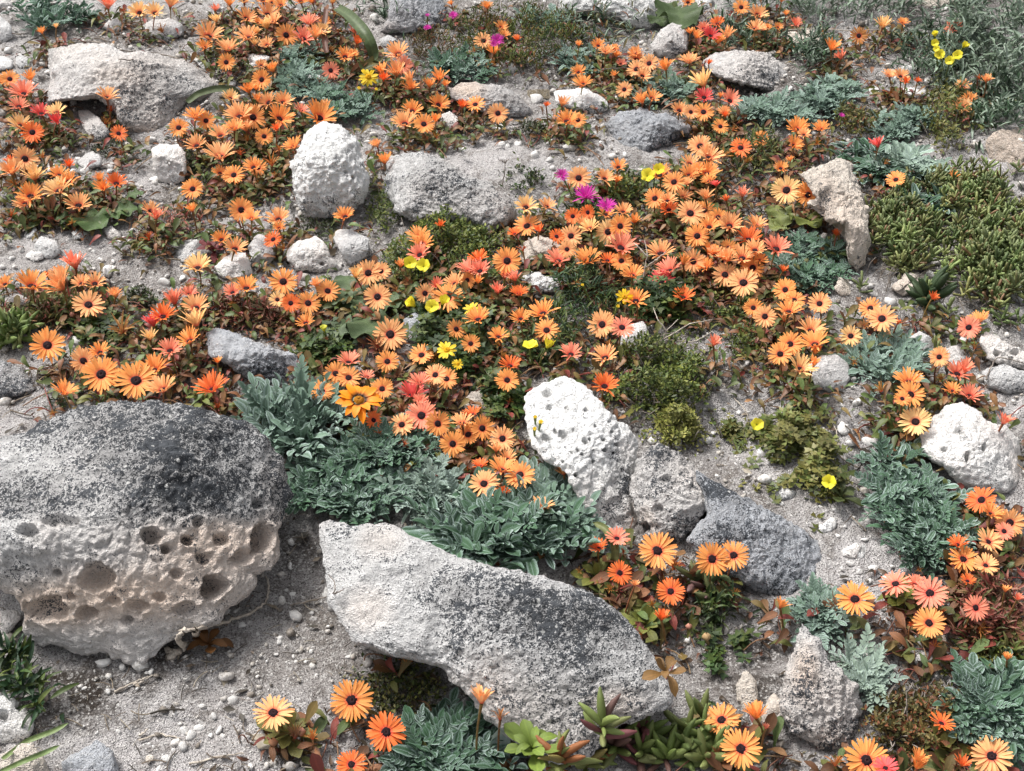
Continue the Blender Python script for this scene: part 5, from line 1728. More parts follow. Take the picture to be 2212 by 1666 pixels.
for (lab, x, y, rx, ry, n, L, kind, pal, hgt, cat) in SHRUBS:
    base = gbase(x, y)
    nm = {'shrub': 'low_shrub', 'succulent shrub': 'finger_leaved_shrub', 'cushion plant': 'moss_cushion', 'trefoil': 'trefoil_patch', 'leafy plant': 'leafy_weed', 'leaf mat': 'creeping_leaf_mat', 'leafy bank': 'narrow_leaved_bank', 'grass tuft': 'grass_tuft'}[cat]
    root = empty(nm, base)
    tag(root, lab, cat, 'low green plants between the rocks')
    el = (0.1, 1.35) if kind in ('f4', 'f') else ((-0.3, 0.4) if kind == 'clover' else (0.0, 1.1))
    leaf_cloud(root, base, TPL[kind], x, y, rx, ry, n, L, pal, el, hgt, clump=1.0, shoots=8 if kind == 'f4' and L[1] > .015 else 0)
    if kind in ('f4', 'tiny') and hgt > .025:      # woody stems inside
        m = int(rx * ry / 150)
        Vs, Fs, o_ = [], [], 0
        for _ in range(m):
            a, r_ = random.uniform(0, 6.28), math.sqrt(random.random())
            p = gbase(x + rx * r_ * math.cos(a), y + ry * r_ * math.sin(a))
            q = p + np.array([random.gauss(0, .02), random.gauss(0, .02), hgt * random.uniform(.4, 1.0)])
            V, F, _u = tube(bez(p, (p + q) / 2 + np.array([random.gauss(0, .01), random.gauss(0, .01), 0]), q, 5), .0007, 4)
            Vs.append(V - base); Fs.append(F + o_); o_ += len(V)
        w_ = link('woody_stems', mesh_np('woody_stems', np.concatenate(Vs), [np.concatenate(Fs)], M_TWIG), root)
        tag(w_, kind='stuff')

# ------------------------------------------------------------------ silver-leaved plants, every leaf its own piece
SILVER_ME = [mesh_np('leaf', V, [F], M_SILVER, U) for V, F, U in SILVER_LEAF]
SPOON_ME = [mesh_np('leaf', V, [F], M_SILVER, U) for V, F, U in SPOON_LEAF]
# label, x, y, rx, ry, crowns, leaves per crown, leaf length m, greenness colour, share of simple leaves, tall
SG = (0.06, 0.125, 0.075)
SB = (0.14, 0.215, 0.185)
SD = (0.035, 0.085, 0.045)
SILVERS = [
 ('dark grey-green leaf clump at the back beside the craggy grey stone', 115, 32, 78, 34, 10, 10, .055, SD, .6, .5),
 ('blue-grey woolly cushion below the pink daisies at the back', 645, 128, 58, 38, 10, 12, .038, SB, .3, .5),
 ('dark silver-leaved cushion behind the white upright rock', 735, 235, 60, 45, 11, 12, .04, SG, .3, .5),
 ('grey silver-leaved mound around the stone at the strap leaf', 660, 190, 70, 32, 9, 11, .042, SB, .3, .5),
 ('dark leaf rosettes before the white stone at the green shrub', 1000, 148, 68, 28, 8, 11, .05, SD, .6, .5),
 ('blue-grey silver plant right of the orange-green shrub', 1250, 130, 45, 34, 7, 11, .045, SB, .4, .5),
 ('narrow blue-grey silver plant running behind the green shrub', 1170, 55, 70, 22, 6, 9, .045, SB, .4, .4),
 ('small silver mound in front of the orange daisy pair', 1420, 200, 70, 27, 9, 12, .045, SB, .3, .5),
 ('large silver mound below the big pale slab', 1675, 235, 85, 42, 14, 12, .045, SB, .3, .5),
 ('silver foliage below the white chip by the path', 1800, 205, 70, 40, 10, 11, .048, SB, .4, .5),
 ('silver foliage before the tiny magenta flower', 1945, 270, 65, 36, 10, 11, .045, SB, .4, .5),
 ('pale frosted rosette beside the red flower', 1955, 365, 55, 24, 6, 13, .055, (0.25, 0.33, 0.31), .2, .5),
 ('dark green long-leaved plant behind the tan hollowed rock', 1855, 360, 75, 45, 9, 10, .06, SD, .95, .5),
 ('dark green long-leaved rosette inside the finger-leaved shrub', 2010, 440, 60, 38, 4, 10, .07, SD, 1.0, .5),
 ('grey feathery plant left of the tan hollowed rock', 1750, 560, 70, 62, 15, 12, .042, SG, .3, .4),
 ('grey feathery rosette beside the lone yellow-orange daisy in gravel', 1905, 782, 62, 42, 9, 13, .05, SB, .3, .5),
 ('tall spoon-leaved silver plant at the big boulder shoulder', 630, 915, 85, 62, 9, 13, .075, SB, .5, 1.0),
 ('tangled silver plant between the big boulder and dome boulder', 740, 1040, 110, 78, 22, 13, .055, SG, .3, .5),
 ('green-backed silver foliage under the row of orange daisies', 860, 960, 80, 45, 11, 12, .055, SG, .4, .5),
 ('pale woolly silver plant in the middle of the silver foliage', 935, 1060, 68, 66, 14, 14, .048, (0.24, 0.31, 0.30), .2, .5),
 ('broad silver rosette with long leaves lying on the dome boulder', 1085, 1155, 140, 72, 9, 14, .085, SG, .6, .7),
 ('spreading silver leaves against the white holed rock', 1190, 1120, 85, 55, 7, 12, .075, SB, .5, .6),
 ('dense grey-green mound beside the large smooth white rock', 1950, 1050, 105, 85, 26, 13, .05, SG, .35, .5),
 ('lower grey-green tuft at the foot of the dense mound', 1990, 1165, 80, 40, 9, 12, .05, SG, .35, .5),
 ('feathery silver rosette beside the blue-grey slab', 1765, 1320, 60, 42, 4, 14, .042, SB, .05, .4),
 ('pale feathery rosette with narrow frosted leaves on the lichened boulder', 1880, 1440, 55, 55, 3, 14, .038, (0.26, 0.33, 0.31), .05, .5),
 ('silver tuft in the right-hand gravel corner', 2160, 1535, 75, 62, 11, 12, .06, SG, .35, .5),
 ('dark green silver-edged leaves at the foot of the dome boulder', 960, 1635, 85, 45, 9, 12, .065, SD, .5, .5),
]
for (lab, x, y, rx, ry, ncr, npl, L, colr, simple, tall) in SILVERS:
    ncr = min(int(ncr * 1.5 + 1), 290 // (npl + 3))
    L *= .86
    base = gbase(x, y + ry * .3)
    root = empty('silver_leaved_plant', base)
    tag(root, lab, 'silver plant', 'silver-leaved plants among the rocks')
    for c in range(ncr):
        for _try in range(6):
            a = random.uniform(0, 6.28)
            r_ = math.sqrt(random.random()) * .88
            px, py = x + rx * r_ * math.cos(a), y + ry * (r_ * math.sin(a) + 0.22)
            P, t = anchor(px, py, 0.006, 0.010)
            if t > float(gpoint(px, py, .006)[1]) - .05:
                break
        nl = npl + random.randint(-3, 3)
        a0 = random.uniform(0, 6.28)
        for k in range(nl):
            f = k / nl
            az = a0 + k * 2.4 + random.gauss(0, .2)
            el = 0.15 + 1.05 * f * tall + random.gauss(0, .12) + .1
            l = L * random.uniform(.7, 1.15) * (1 - 0.3 * f)
            M = euler_mats(az, el, random.gauss(0, .3))
            me = random.choice(SPOON_ME) if random.random() < simple else random.choice(SILVER_ME)
            cj = np.array(colr) * random.uniform(.7, 1.3)
            link('leaf', me, root, P - base, quat(M), (l, l * random.uniform(.8, 1.1), l), tuple(cj))

# ------------------------------------------------------------------ finger-leaved succulent in front of the dome boulder, leaf by leaf
FING_ME = [mesh_np('leaf', V, [F], M_LEAFO, U) for V, F, U in FINGER]
def finger_plant(lab, spots, L, pal, npl):
    xs = np.array([s[0] for s in spots]); ys = np.array([s[1] for s in spots])
    base = gbase(xs.mean(), ys.mean() + 10)
    root = empty('finger_leaved_succulent', base)
    tag(root, lab, 'succulent', 'fleshy finger-leaved plants')
    for (sx, sy) in spots:
        P, _ = anchor(sx, sy, 0.004, .012)
        a0 = random.uniform(0, 6.28)
        side = random.choice(pal)
        n = npl + random.randint(-2, 2)
        tilt = np.array([random.gauss(0, .35), random.gauss(0, .35)])
        for k in range(n):
            f = k / n
            az = a0 + k * 2.5 + random.gauss(0, .25)
            el = 0.12 + 1.15 * f + random.gauss(0, .12)
            l = L * random.uniform(.75, 1.2)
            Q = P + np.array([tilt[0], tilt[1], 1]) * 0.016 * f
            colr = random.choice(pal) if random.random() < .55 else side
            link('leaf', random.choice(FING_ME), root, Q - base, quat(euler_mats(az, el, random.uniform(0, 3))), (l, l, l), tuple(np.array(colr) * random.uniform(.8, 1.25)))
PURPLE = [(0.19, 0.26, 0.07), (0.23, 0.29, 0.09), (0.22, 0.075, 0.085), (0.26, 0.09, 0.10), (0.17, 0.09, 0.08), (0.25, 0.27, 0.11)]
finger_plant('purple and green finger-leaved succulent in front of the dome boulder', [(1300, 1590), (1350, 1570), (1335, 1625), (1395, 1600), (1290, 1640), (1380, 1645), (1430, 1640)], .030, PURPLE, 11)
finger_plant('upright green finger-leaved succulent beside the lowest orange daisies', [(1480, 1580), (1510, 1610), (1470, 1640), (1520, 1650), (1500, 1560), (1545, 1640)], .031, [(0.19, 0.25, 0.08), (0.24, 0.28, 0.10), (0.16, 0.22, 0.07)], 9)
finger_plant('pale orange and green fleshy shoots at the bottom edge before the dome', [(1180, 1660), (1230, 1655), (1265, 1660)], .032, [(0.22, 0.25, 0.08), (0.34, 0.13, 0.05), (0.30, 0.24, 0.08)], 8)
finger_plant('few-leaved grey-purple succulent behind the coral daisy at the dome', [(1520, 1285), (1545, 1310), (1500, 1270)], .034, [(0.17, 0.19, 0.08), (0.18, 0.10, 0.10), (0.14, 0.20, 0.09)], 7)
finger_plant('bright green finger-leaved tuft at the left edge', [(20, 725), (45, 735), (60, 720), (8, 745)], .03, [(0.16, 0.24, 0.06), (0.22, 0.30, 0.09)], 9)
finger_plant('dark green upright tuft beside the scarlet flower in gravel', [(1995, 655), (2003, 662)], .045, [(0.05, 0.085, 0.035), (0.07, 0.11, 0.05)], 9)

# green rosettes of spatulate leaves
def rosette(lab, x, y, L, colr, n, name='green_rosette', cat='rosette'):
    P, _ = anchor(x, y, .006, .012)
    base = np.array(P)
    root = empty(name, base)
    tag(root, lab, cat)
    a0 = random.uniform(0, 6.28)
    for k in range(n):
        f = k / n
        M = euler_mats(a0 + k * 2.4, 0.1 + f * .95 + random.gauss(0, .08), random.gauss(0, .15))
        l = L * random.uniform(.85, 1.1) * (1 - .4 * f)
        link('leaf', random.choice(DAISY_LEAF_ME), root, (0, 0, .004 * f), quat(M), (l, l * 1.2, l), tuple(np.array(colr) * random.uniform(.8, 1.25)))
rosette('bright green spoon-leaved rosette with a dry brown head at the bottom edge', 1150, 1622, .036, (0.19, 0.27, 0.05), 13)
rosette('olive leaf rosette of the lone daisy on the sand', 628, 1592, .040, (0.19, 0.18, 0.05), 13)
rosette('bright green daisy rosette beneath the coral pair', 1950, 1300, .036, (0.20, 0.23, 0.05), 16)
rosette('olive and rust rosette beside the pale bud at the dome boulder', 1437, 1457, .030, (0.22, 0.12, 0.04), 8)
rosette('yellow-green rosette behind the coral daisy at the dome', 1395, 1355, .036, (0.20, 0.22, 0.05), 13)
rosette('dark red leaf rosette above the white porous stone', 464, 550, .036, (0.14, 0.022, 0.025), 12)
rosette('small rust-brown rosette on the sand beside the big boulder', 452, 1395, .030, (0.20, 0.09, 0.03), 10)
rosette('green leaf rosette in the daisies behind the boulder', 105, 672, .034, (0.18, 0.20, 0.07), 12)
rosette('olive rosette in the middle of the long bank', 1440, 480, .036, (0.20, 0.19, 0.07), 14)
rosette('olive rosette below the reddish daisy at the bottom', 2030, 1622, .036, (0.19, 0.18, 0.05), 13)
rosette('green leaf pair above the big boulder rim', 440, 875, .034, (0.15, 0.18, 0.04), 8)
rosette('green rosette under the red-orange daisies by the holed rock', 1290, 1255, .036, (0.20, 0.21, 0.05), 11)
rosette('dark weed leaves beneath the yellow sorrel on the mound', 1815, 1075, .035, (0.07, 0.09, 0.03), 7)

# ------------------------------------------------------------------ broad leaves
def broad_me(k, wv, notch):
    def pr(t):
        return max(0.04, (math.sin(math.pi * min(.985, t * .96 + .03)) ** 0.42) * (1 + 0.10 * math.sin(t * 11 + k)))
    V, F, U = leaf_shape(pr, 16, 9, 0.10, 0.05, 0.12, 0.10, wv, 200 + k)
    V[:, 2] += 0.02 * fbm(V * 6 + k, 2, .5, k)
    return mesh_np('leaf', V, [F], M_BROAD, U)
BROAD = [broad_me(k, w, 0) for k, w in enumerate((.36, .42, .32))]
def broad_plant(lab, bx, by, leaves, colr):
    base = gbase(bx, by)
    root = empty('broad_leaved_plant', base)
    tag(root, lab, 'broad-leaved plant', 'broad-leaved plants')
    for (x0, y0, x1, y1, wf) in leaves:
        A, _ = anchor(x0, y0, .010, .012)
        B, _ = anchor(x1, y1, .022, .015)
        v = B - A
        l = np.linalg.norm(v)
        az, el = math.atan2(v[1], v[0]), math.asin(v[2] / l)
        M = euler_mats(az, el, random.gauss(0, .12))
        link('leaf', random.choice(BROAD), root, A - base, quat(M), (l, l * wf, l), tuple(np.array(colr) * random.uniform(.8, 1.2)))
        link('leaf_stalk', stem_mesh(base, A, .0016, .0022), root, A - base, None, None, (0.22, 0.12, 0.06))
broad_plant('broad dark green leaves under the orange daisies on the ledge', 160, 500, [(165, 470, 222, 490, 1.2), (230, 470, 298, 448, 1.0), (170, 480, 120, 470, 1.0), (270, 430, 310, 415, 1.0)], (0.065, 0.12, 0.03))
broad_plant('tattered broad green leaves in the middle of the daisies', 760, 680, [(755, 665, 748, 590, 1.3), (760, 690, 850, 735, 1.25), (790, 670, 870, 645, 1.0), (735, 690, 722, 740, .9), (760, 650, 715, 655, .8), (765, 675, 790, 640, .9)], (0.085, 0.135, 0.055))
broad_plant('olive broad leaves under the small white stone', 1700, 480, [(1690, 490, 1675, 440, 1.1), (1715, 465, 1765, 490, 1.1), (1690, 490, 1665, 495, 1.0)], (0.16, 0.19, 0.045))
broad_plant('dark broad leaves behind the craggy white and grey stone', 1440, 50, [(1430, 5, 1450, 35, 1.0), (1460, 20, 1475, 55, .9), (1420, 30, 1435, 55, .9)], (0.06, 0.10, 0.03))

# strap-like curling leaf: a long channelled blade along a curve
def strap(name, lab, pts, hts, w, colr, cat='leaf', dry=False):
    P = [anchor(x, y, h, .012)[0] for (x, y), h in zip(pts, hts)]
    P = np.array(P)
    t = np.linspace(0, len(P) - 1, 40)
    S = np.stack([np.interp(t, np.arange(len(P)), P[:, k]) for k in range(3)], -1)
    for _ in range(6):
        S[1:-1] = (S[:-2] + S[1:-1] * 2 + S[2:]) / 4
    T = np.gradient(S, axis=0)
    T /= np.linalg.norm(T, axis=1)[:, None]
    side = np.cross(T, np.array([0, -0.55, 0.83]))
    side /= np.linalg.norm(side, axis=1)[:, None]
    nrm = np.cross(side, T)
    f = np.linspace(0, 1, 40)
    ww = w * (0.5 + 0.5 * np.sin(np.pi * np.minimum(1, f * .9 + .12)) ** .6)
    ww[-5:] *= np.array([.9, .75, .55, .35, .1])
    u = np.linspace(-1, 1, 5)
    V = S[:, None] + side[:, None] * (u[None, :, None] * ww[:, None, None]) + nrm[:, None] * (np.abs(u)[None, :, None] ** 2 * ww[:, None, None] * .45)
    base = S[0].copy()
    base[2] = float(gheight(np.array(base[0]), np.array(base[1])))
    U = np.stack([np.tile(u, 40), np.repeat(f, 5), np.zeros(200)], -1)
    o = link(name, mesh_np(name, V.reshape(-1, 3) - base, [strip_faces(40, 5)], M_LEAFO, U), None, base, None, None, colr)
    tag(o, lab, cat)
    return o
strap('strap_leaf', 'long green strap-like leaf curling through the back daisies', [(728, 18), (755, 35), (785, 68), (800, 95), (808, 120), (803, 135)], [.05, .065, .06, .045, .025, .015], .012, (0.085, 0.125, 0.05))
strap('strap_leaf', 'brown-edged strap leaf lying behind the small yellow daisy', [(820, 108), (818, 128), (795, 145), (765, 153), (735, 152)], [.02, .02, .014, .012, .010], .011, (0.17, 0.15, 0.05))
strap('strap_leaf', 'dry purplish strap blade standing beside the blue-grey cushion', [(705, 20), (700, 60), (702, 95), (710, 135)], [.06, .045, .03, .01], .006, (0.15, 0.07, 0.05))
strap('strap_leaf', 'green curving blade leaf lying across the flat rock corner', [(405, 222), (430, 203), (470, 192), (505, 195), (520, 205)], [.012, .02, .022, .02, .012], .007, (0.10, 0.13, 0.06))
strap('strap_leaf', 'stiff upright silver-blue blade at the bottom edge', [(1078, 1650), (1080, 1620), (1082, 1590), (1080, 1572)], [.006, .022, .036, .042], .011, (0.42, 0.50, 0.48))
strap('bent_stalk', 'bent green stalk arching under the white holed rock', [(1318, 1235), (1330, 1200), (1326, 1165), (1305, 1140), (1280, 1128)], [.01, .025, .04, .045, .04], .005, (0.17, 0.19, 0.07), 'stalk')
strap('grass_stalk', 'green grass stalk leaning over the white hollowed round rock', [(5, 1640), (60, 1600), (115, 1580), (148, 1562)], [.01, .02, .026, .03], .0028, (0.22, 0.30, 0.12), 'grass')
strap('grass_stalk', 'green grass stalk lying over the buff rounded stone', [(0, 1668), (50, 1645), (100, 1625), (130, 1610)], [.012, .022, .028, .03], .0028, (0.20, 0.28, 0.11), 'grass')

# ------------------------------------------------------------------ yellow, magenta and gazania plants
def T(r, c, x, y):
    return 553 * c + x / 4, 416.5 * r + y / 4
YEL = (0.86, 0.62, 0.03)
XYEL = (0.82, 0.76, 0.04)
MAG = (0.62, 0.02, 0.42)
def flower_plant(name, lab, cat, heads, mesh_of, col, disc, h, phi, leafpal, leafkind, nleaf, grp, rad=40):
    xs = np.mean([q[0] for q in heads]); ys = np.max([q[1] for q in heads])
    base = gbase(xs, ys + 22)
    root = empty(name, base)
    tag(root, lab, cat, grp)
    for q in heads:
        x, y, w = q[:3]
        side = len(q) > 3
        side_flower(root, base, x, y, w, '', h * random.uniform(.85, 1.1), mesh_of(side), tuple(np.array(col) * random.uniform(.93, 1.05)), None if side else disc, phi + (45 if side else 0) + random.gauss(0, 5), lean=(q[3] if side else 0))
    leaf_cloud(root, base, TPL[leafkind], xs, ys + 18, rad, rad * .55, nleaf, (.007, .013) if leafkind != 'f4' else (.006, .012), leafpal, (-.2, .6) if leafkind == 'clover' else (0.1, 1.2), .03)
yg, xg, mg = 'yellow daisies among the orange ones', 'yellow sorrel flowers', 'magenta flowers'
ym = lambda s: random.choice(YHEAD)
flower_plant('yellow_daisy', 'small narrow-petalled yellow daisy at the back beside orange ones', 'yellow daisy', [(*T(0, 1, 970, 665), 45), (*T(0, 1, 890, 760), 9), (*T(0, 1, 1040, 770), 8)], ym, YEL, DISC, .055, 28, GREENS, 'strap', 60, yg, 30)
flower_plant('yellow_daisy', 'yellow daisy with cupped rim beside the three sorrel flowers', 'yellow daisy', [(*T(1, 1, 1870, 1010), 43)], ym, YEL, DISC, .055, 48, GREENS, 'clover', 60, yg)
flower_plant('yellow_daisy', 'large pale yellow daisy with a smaller one below it', 'yellow daisy', [(*T(1, 1, 1650, 1360), 49), (*T(1, 1, 1745, 1480), 27)], ym, YEL, DISC, .055, 18, GREENS, 'clover', 60, yg)
flower_plant('yellow_daisy', 'butter-yellow daisy with broad petals right of centre', 'yellow daisy', [(*T(1, 2, 970, 900), 39), (*T(1, 2, 915, 980), 9), (*T(1, 2, 610, 795), 8)], ym, (0.86, 0.60, 0.01), DISC, .055, 20, GREENS, 'strap', 60, yg)
flower_plant('ragwort_bud', 'cluster of small round yellow buds against the white holed rock', 'yellow bud', [(*T(2, 2, 250, 312), 13), (*T(2, 2, 195, 372), 10), (*T(2, 2, 200, 270), 9)], ym, YEL, DISC, .05, 30, GREENS, 'strap', 30, None, 25)
xm = lambda s: random.choice(XSIDE if s else XHEAD)
flower_plant('yellow_sorrel', 'two yellow sorrel flowers over the mossy green cushion', 'sorrel', [(*T(1, 1, 1330, 610), 31), (*T(1, 1, 1450, 640), 32)], xm, XYEL, None, .06, 18, GREENS, 'clover', 50, xg)
flower_plant('yellow_sorrel', 'three yellow sorrel flowers, the outer two seen from the side', 'sorrel', [(*T(1, 1, 1520, 990), 32), (*T(1, 1, 1375, 985), 27, -.5), (*T(1, 1, 1610, 970), 27, .4)], xm, XYEL, None, .06, 20, GREENS, 'clover', 60, xg)
flower_plant('yellow_sorrel', 'drooping yellow sorrel pair beside the pink-edged daisy', 'sorrel', [(*T(1, 2, 160, 1340), 36), (*T(1, 2, 300, 1345), 28, .3)], xm, XYEL, None, .06, 55, GREENS, 'clover', 50, xg)
flower_plant('yellow_sorrel', 'two yellow sorrel flowers at the back of the long bank', 'sorrel', [(*T(0, 2, 1170, 1525), 33), (*T(0, 2, 1265, 1470), 27)], xm, XYEL, None, .06, 18, GREENS, 'clover', 40, xg)
flower_plant('yellow_sorrel', 'lone yellow sorrel flower over a hollow in the gravel', 'sorrel', [(*T(2, 2, 2115, 340), 30)], xm, XYEL, None, .04, 15, OLIVE, 'clover', 40, xg)
flower_plant('yellow_sorrel', 'yellow sorrel flower at the corner of the trefoil mound', 'sorrel', [(*T(2, 3, 530, 842), 33)], xm, XYEL, None, .03, 12, OLIVE, 'clover', 40, xg)
flower_plant('yellow_sorrel', 'sorrel with seven yellow flowers in the grey-green bank', 'sorrel', [(*T(0, 3, 1440, 375), 18), (*T(0, 3, 1440, 320), 15, 0), (*T(0, 3, 1455, 425), 15), (*T(0, 3, 1485, 478), 24), (*T(0, 3, 1570, 525), 21), (*T(0, 3, 1640, 482), 23), (*T(0, 3, 1685, 415), 19, .3)], xm, XYEL, None, .085, 15, DARKG, 'clover', 80, xg)
flower_plant('yellow_sorrel', 'closed greenish-yellow sorrel bud left of the tattered leaves', 'sorrel', [(*T(1, 1, 590, 1205), 18, .2)], xm, (0.62, 0.66, 0.10), None, .035, 30, GREENS, 'clover', 20, xg)
mm = lambda s: MBUD if s else random.choice(MHEAD)
flower_plant('magenta_vygie', 'three magenta many-petalled flowers at the back of the long bank', 'magenta flower', [(*T(0, 2, 430, 1520), 33), (*T(1, 2, 640, 45), 54), (*T(1, 2, 815, 130), 45)], mm, MAG, None, .055, 42, GREENS, 'f4', 200, mg)
flower_plant('magenta_vygie', 'magenta flower in the orange-green shrub', 'magenta flower', [(*T(0, 1, 2085, 355), 32), (*T(0, 1, 2055, 385), 18)], mm, MAG, None, .065, 35, ORNG, 'f4', 80, mg, 25)
flower_plant('magenta_vygie', 'two magenta buds on the large grey rock at the back', 'magenta flower', [(*T(0, 1, 1482, 137), 12), (*T(0, 1, 1482, 247), 18)], mm, MAG, None, .035, 55, RUST, 'f4', 70, mg, 22)
flower_plant('magenta_vygie', 'small magenta flower right of the large grey rock', 'magenta flower', [(*T(0, 1, 1705, 140), 22)], mm, MAG, None, .045, 40, ORNG, 'f4', 70, mg, 22)
flower_plant('magenta_vygie', 'tiny magenta flower beside the brownish low shrub', 'magenta flower', [(*T(0, 3, 635, 1003), 14)], mm, MAG, None, .045, 40, OLIVE, 'f4', 70, mg, 22)
gx_, gy_ = T(2, 1, 890, 125)
base = gbase(gx_ - 5, gy_ + 60)
root = empty('gazania', base)
tag(root, 'big orange gazania with a black ring above the silver leaves', 'gazania')
P, t = anchor(gx_, gy_, .065)
R = 372 / 8 * t / FOC
ax = view_axis(P, 40 * D2R, 0.05)
fl = link('flower', GHEAD, root, P - base, quat(frame(ax, .3)), R * 1.1, (0.86, 0.25, 0.0))
link('disc', GDISC, fl)
link('stem', stem_mesh(base, P - ax * R * .02, .0018, R * .15), root, P - ax * R * .02 - base, None, None, (0.30, 0.30, 0.22))

# ------------------------------------------------------------------ twigs
def twig(lab, strokes, r, mat, name='dry_twig', cat='twig'):
    """strokes: lists of (x, y, h); all one branched twig"""
    Vs, Fs, o_ = [], [], 0
    base = None
    for st in strokes:
        P = np.array([anchor(x, y, h, .006)[0] for x, y, h in st])
        if base is None:
            base = P[0].copy()
            base[2] = float(gheight(np.array(base[0]), np.array(base[1])))
        k = max(8, len(P) * 5)
        t = np.linspace(0, len(P) - 1, k)
        S = np.stack([np.interp(t, np.arange(len(P)), P[:, q]) for q in range(3)], -1)
        for _ in range(3):
            S[1:-1] = (S[:-2] + S[1:-1] * 2 + S[2:]) / 4
        S += rng.normal(0, r * .35, S.shape)
        V, F, _u = tube(S, r * np.linspace(1, .45, k), 6)
        Vs.append(V - base); Fs.append(F + o_); o_ += len(V)
    o = link(name, mesh_np(name, np.concatenate(Vs), [np.concatenate(Fs)], mat), None, base)
    tag(o, lab, cat)
twig('bare pale dry twig branching up through the daisy bank', [[(1388, 622, .005), (1392, 585, .03), (1400, 550, .05), (1392, 520, .06)], [(1393, 580, .03), (1420, 560, .05), (1438, 545, .06)], [(1398, 555, .05), (1380, 535, .06), (1370, 525, .06)], [(1395, 610, .01), (1350, 640, .02)], [(1398, 625, .008), (1440, 618, .02), (1475, 610, .03)]], .0014, M_PALETWIG)
twig('leaning pale twig left of the large daisies in the bank', [[(1262, 605, .005), (1250, 570, .03), (1240, 540, .045)], [(1252, 575, .03), (1238, 560, .04)]], .0013, M_PALETWIG)
twig('low spread of bleached twigs below the trefoil patch', [[(1425, 745, .004), (1440, 715, .03), (1465, 690, .045)], [(1440, 715, .03), (1420, 690, .045), (1412, 665, .05)], [(1430, 735, .01), (1490, 700, .03), (1540, 690, .03)], [(1430, 740, .01), (1395, 735, .02), (1360, 750, .02)], [(1440, 735, .01), (1500, 740, .02), (1540, 715, .03)], [(1445, 800, .01), (1435, 830, .01), (1420, 870, .01)]], .0011, M_PALETWIG)
twig('thick twisted dry root on the sand below the big boulder', [[(362, 1422, .004), (385, 1410, .008), (398, 1395, .01), (385, 1375, .012), (398, 1360, .012), (420, 1358, .01)], [(362, 1405, .004), (375, 1410, .008)], [(420, 1360, .01), (425, 1375, .006)]], .0042, M_PALETWIG, 'dry_root', 'root')
twig('long grey stick running over the sand from big boulder to dome', [[(425, 1360, .005), (490, 1342, .006), (545, 1325, .006), (575, 1300, .006), (582, 1270, .006), (575, 1245, .006)]], .0022, M_PALETWIG)
twig('thin dark branching twig stretched on the sand beside the dome boulder', [[(625, 1308, .003), (660, 1300, .004), (700, 1292, .004), (722, 1283, .005), (725, 1262, .005), (710, 1240, .005)], [(722, 1283, .005), (745, 1272, .005)]], .0011, M_TWIG)
twig('thin dark mossy twig at the foot of the dome boulder', [[(745, 1448, .003), (790, 1460, .005), (830, 1470, .006), (870, 1480, .006)]], .0012, M_TWIG)
twig('dark twigs lying along the wide flat rock', [[(95, 98, .01), (140, 92, .01), (210, 88, .01), (260, 112, .01), (330, 112, .01), (400, 130, .012), (440, 155, .012), (480, 160, .012)], [(300, 112, .01), (290, 130, .01), (255, 128, .01)], [(260, 75, .006), (300, 85, .006), (340, 108, .01)]], .0018, M_TWIG)
twig('slim dark stem bending over the cream flat-topped stone', [[(1143, 515, .03), (1148, 535, .02), (1160, 545, .012), (1175, 555, .01)]], .0016, M_TWIG)
twig('thin twig over the tan crescent rock', [[(1940, 630, .006), (1985, 595, .012), (2010, 580, .012), (2060, 590, .01)]], .0011, M_TWIG)
twig('thin dark twigs beside the white jagged pitted stone', [[(2130, 820, .006), (2150, 770, .012), (2195, 780, .012), (2212, 785, .012)], [(2030, 600, .005), (2070, 640, .006), (2090, 690, .006)]], .0012, M_TWIG)
twig('bleached sticks on the dark sandy litter below the boulder', [[(245, 1495, .003), (300, 1470, .004), (320, 1462, .004)], [(290, 1480, .003), (330, 1460, .004)]], .0016, M_PALETWIG)
twig('pair of bleached stick pieces in the litter of bare sand', [[(300, 1600, .003), (345, 1585, .003), (390, 1595, .003)], [(300, 1590, .003), (320, 1575, .003)], [(410, 1650, .003), (470, 1635, .003), (530, 1625, .003)]], .0015, M_PALETWIG)
twig('grey wiry twigs crossing the big smooth white rock', [[(1230, 30, .02), (1280, 20, .03), (1330, 45, .02), (1370, 55, .02)], [(1210, 40, .01), (1260, 45, .02), (1320, 60, .02), (1390, 70, .02)], [(1240, 60, .01), (1290, 40, .03), (1350, 35, .03)]], .0011, M_TWIG)
twig('long thin twig lying before the big pale slab', [[(1300, 150, .03), (1370, 145, .03), (1450, 152, .03), (1525, 150, .03)]], .0011, M_TWIG)
twig('long dry stem across the head of the bare path', [[(1700, 65, .03), (1760, 62, .03), (1830, 66, .03), (1900, 64, .03)]], .0014, M_PALETWIG)
twig('thin hooked pale stem in the gravel hollow', [[(1585, 860, .01), (1610, 885, .012), (1618, 905, .012), (1605, 925, .006)]], .0009, M_PALETWIG)
twig('thin pale stems behind the trefoil mound and grey-green mound', [[(1785, 890, .004), (1805, 925, .006), (1812, 958, .006)], [(1812, 958, .006), (1800, 985, .008)], [(1812, 958, .006), (1830, 980, .008)]], .0011, M_PALETWIG)
twig('dark thin stem standing on gravel beside the grey triangular slab', [[(1085, 400, .004), (1092, 360, .03), (1090, 345, .05)], [(1091, 352, .04), (1078, 345, .05)], [(1091, 352, .04), (1100, 342, .05)]], .0012, M_TWIG)

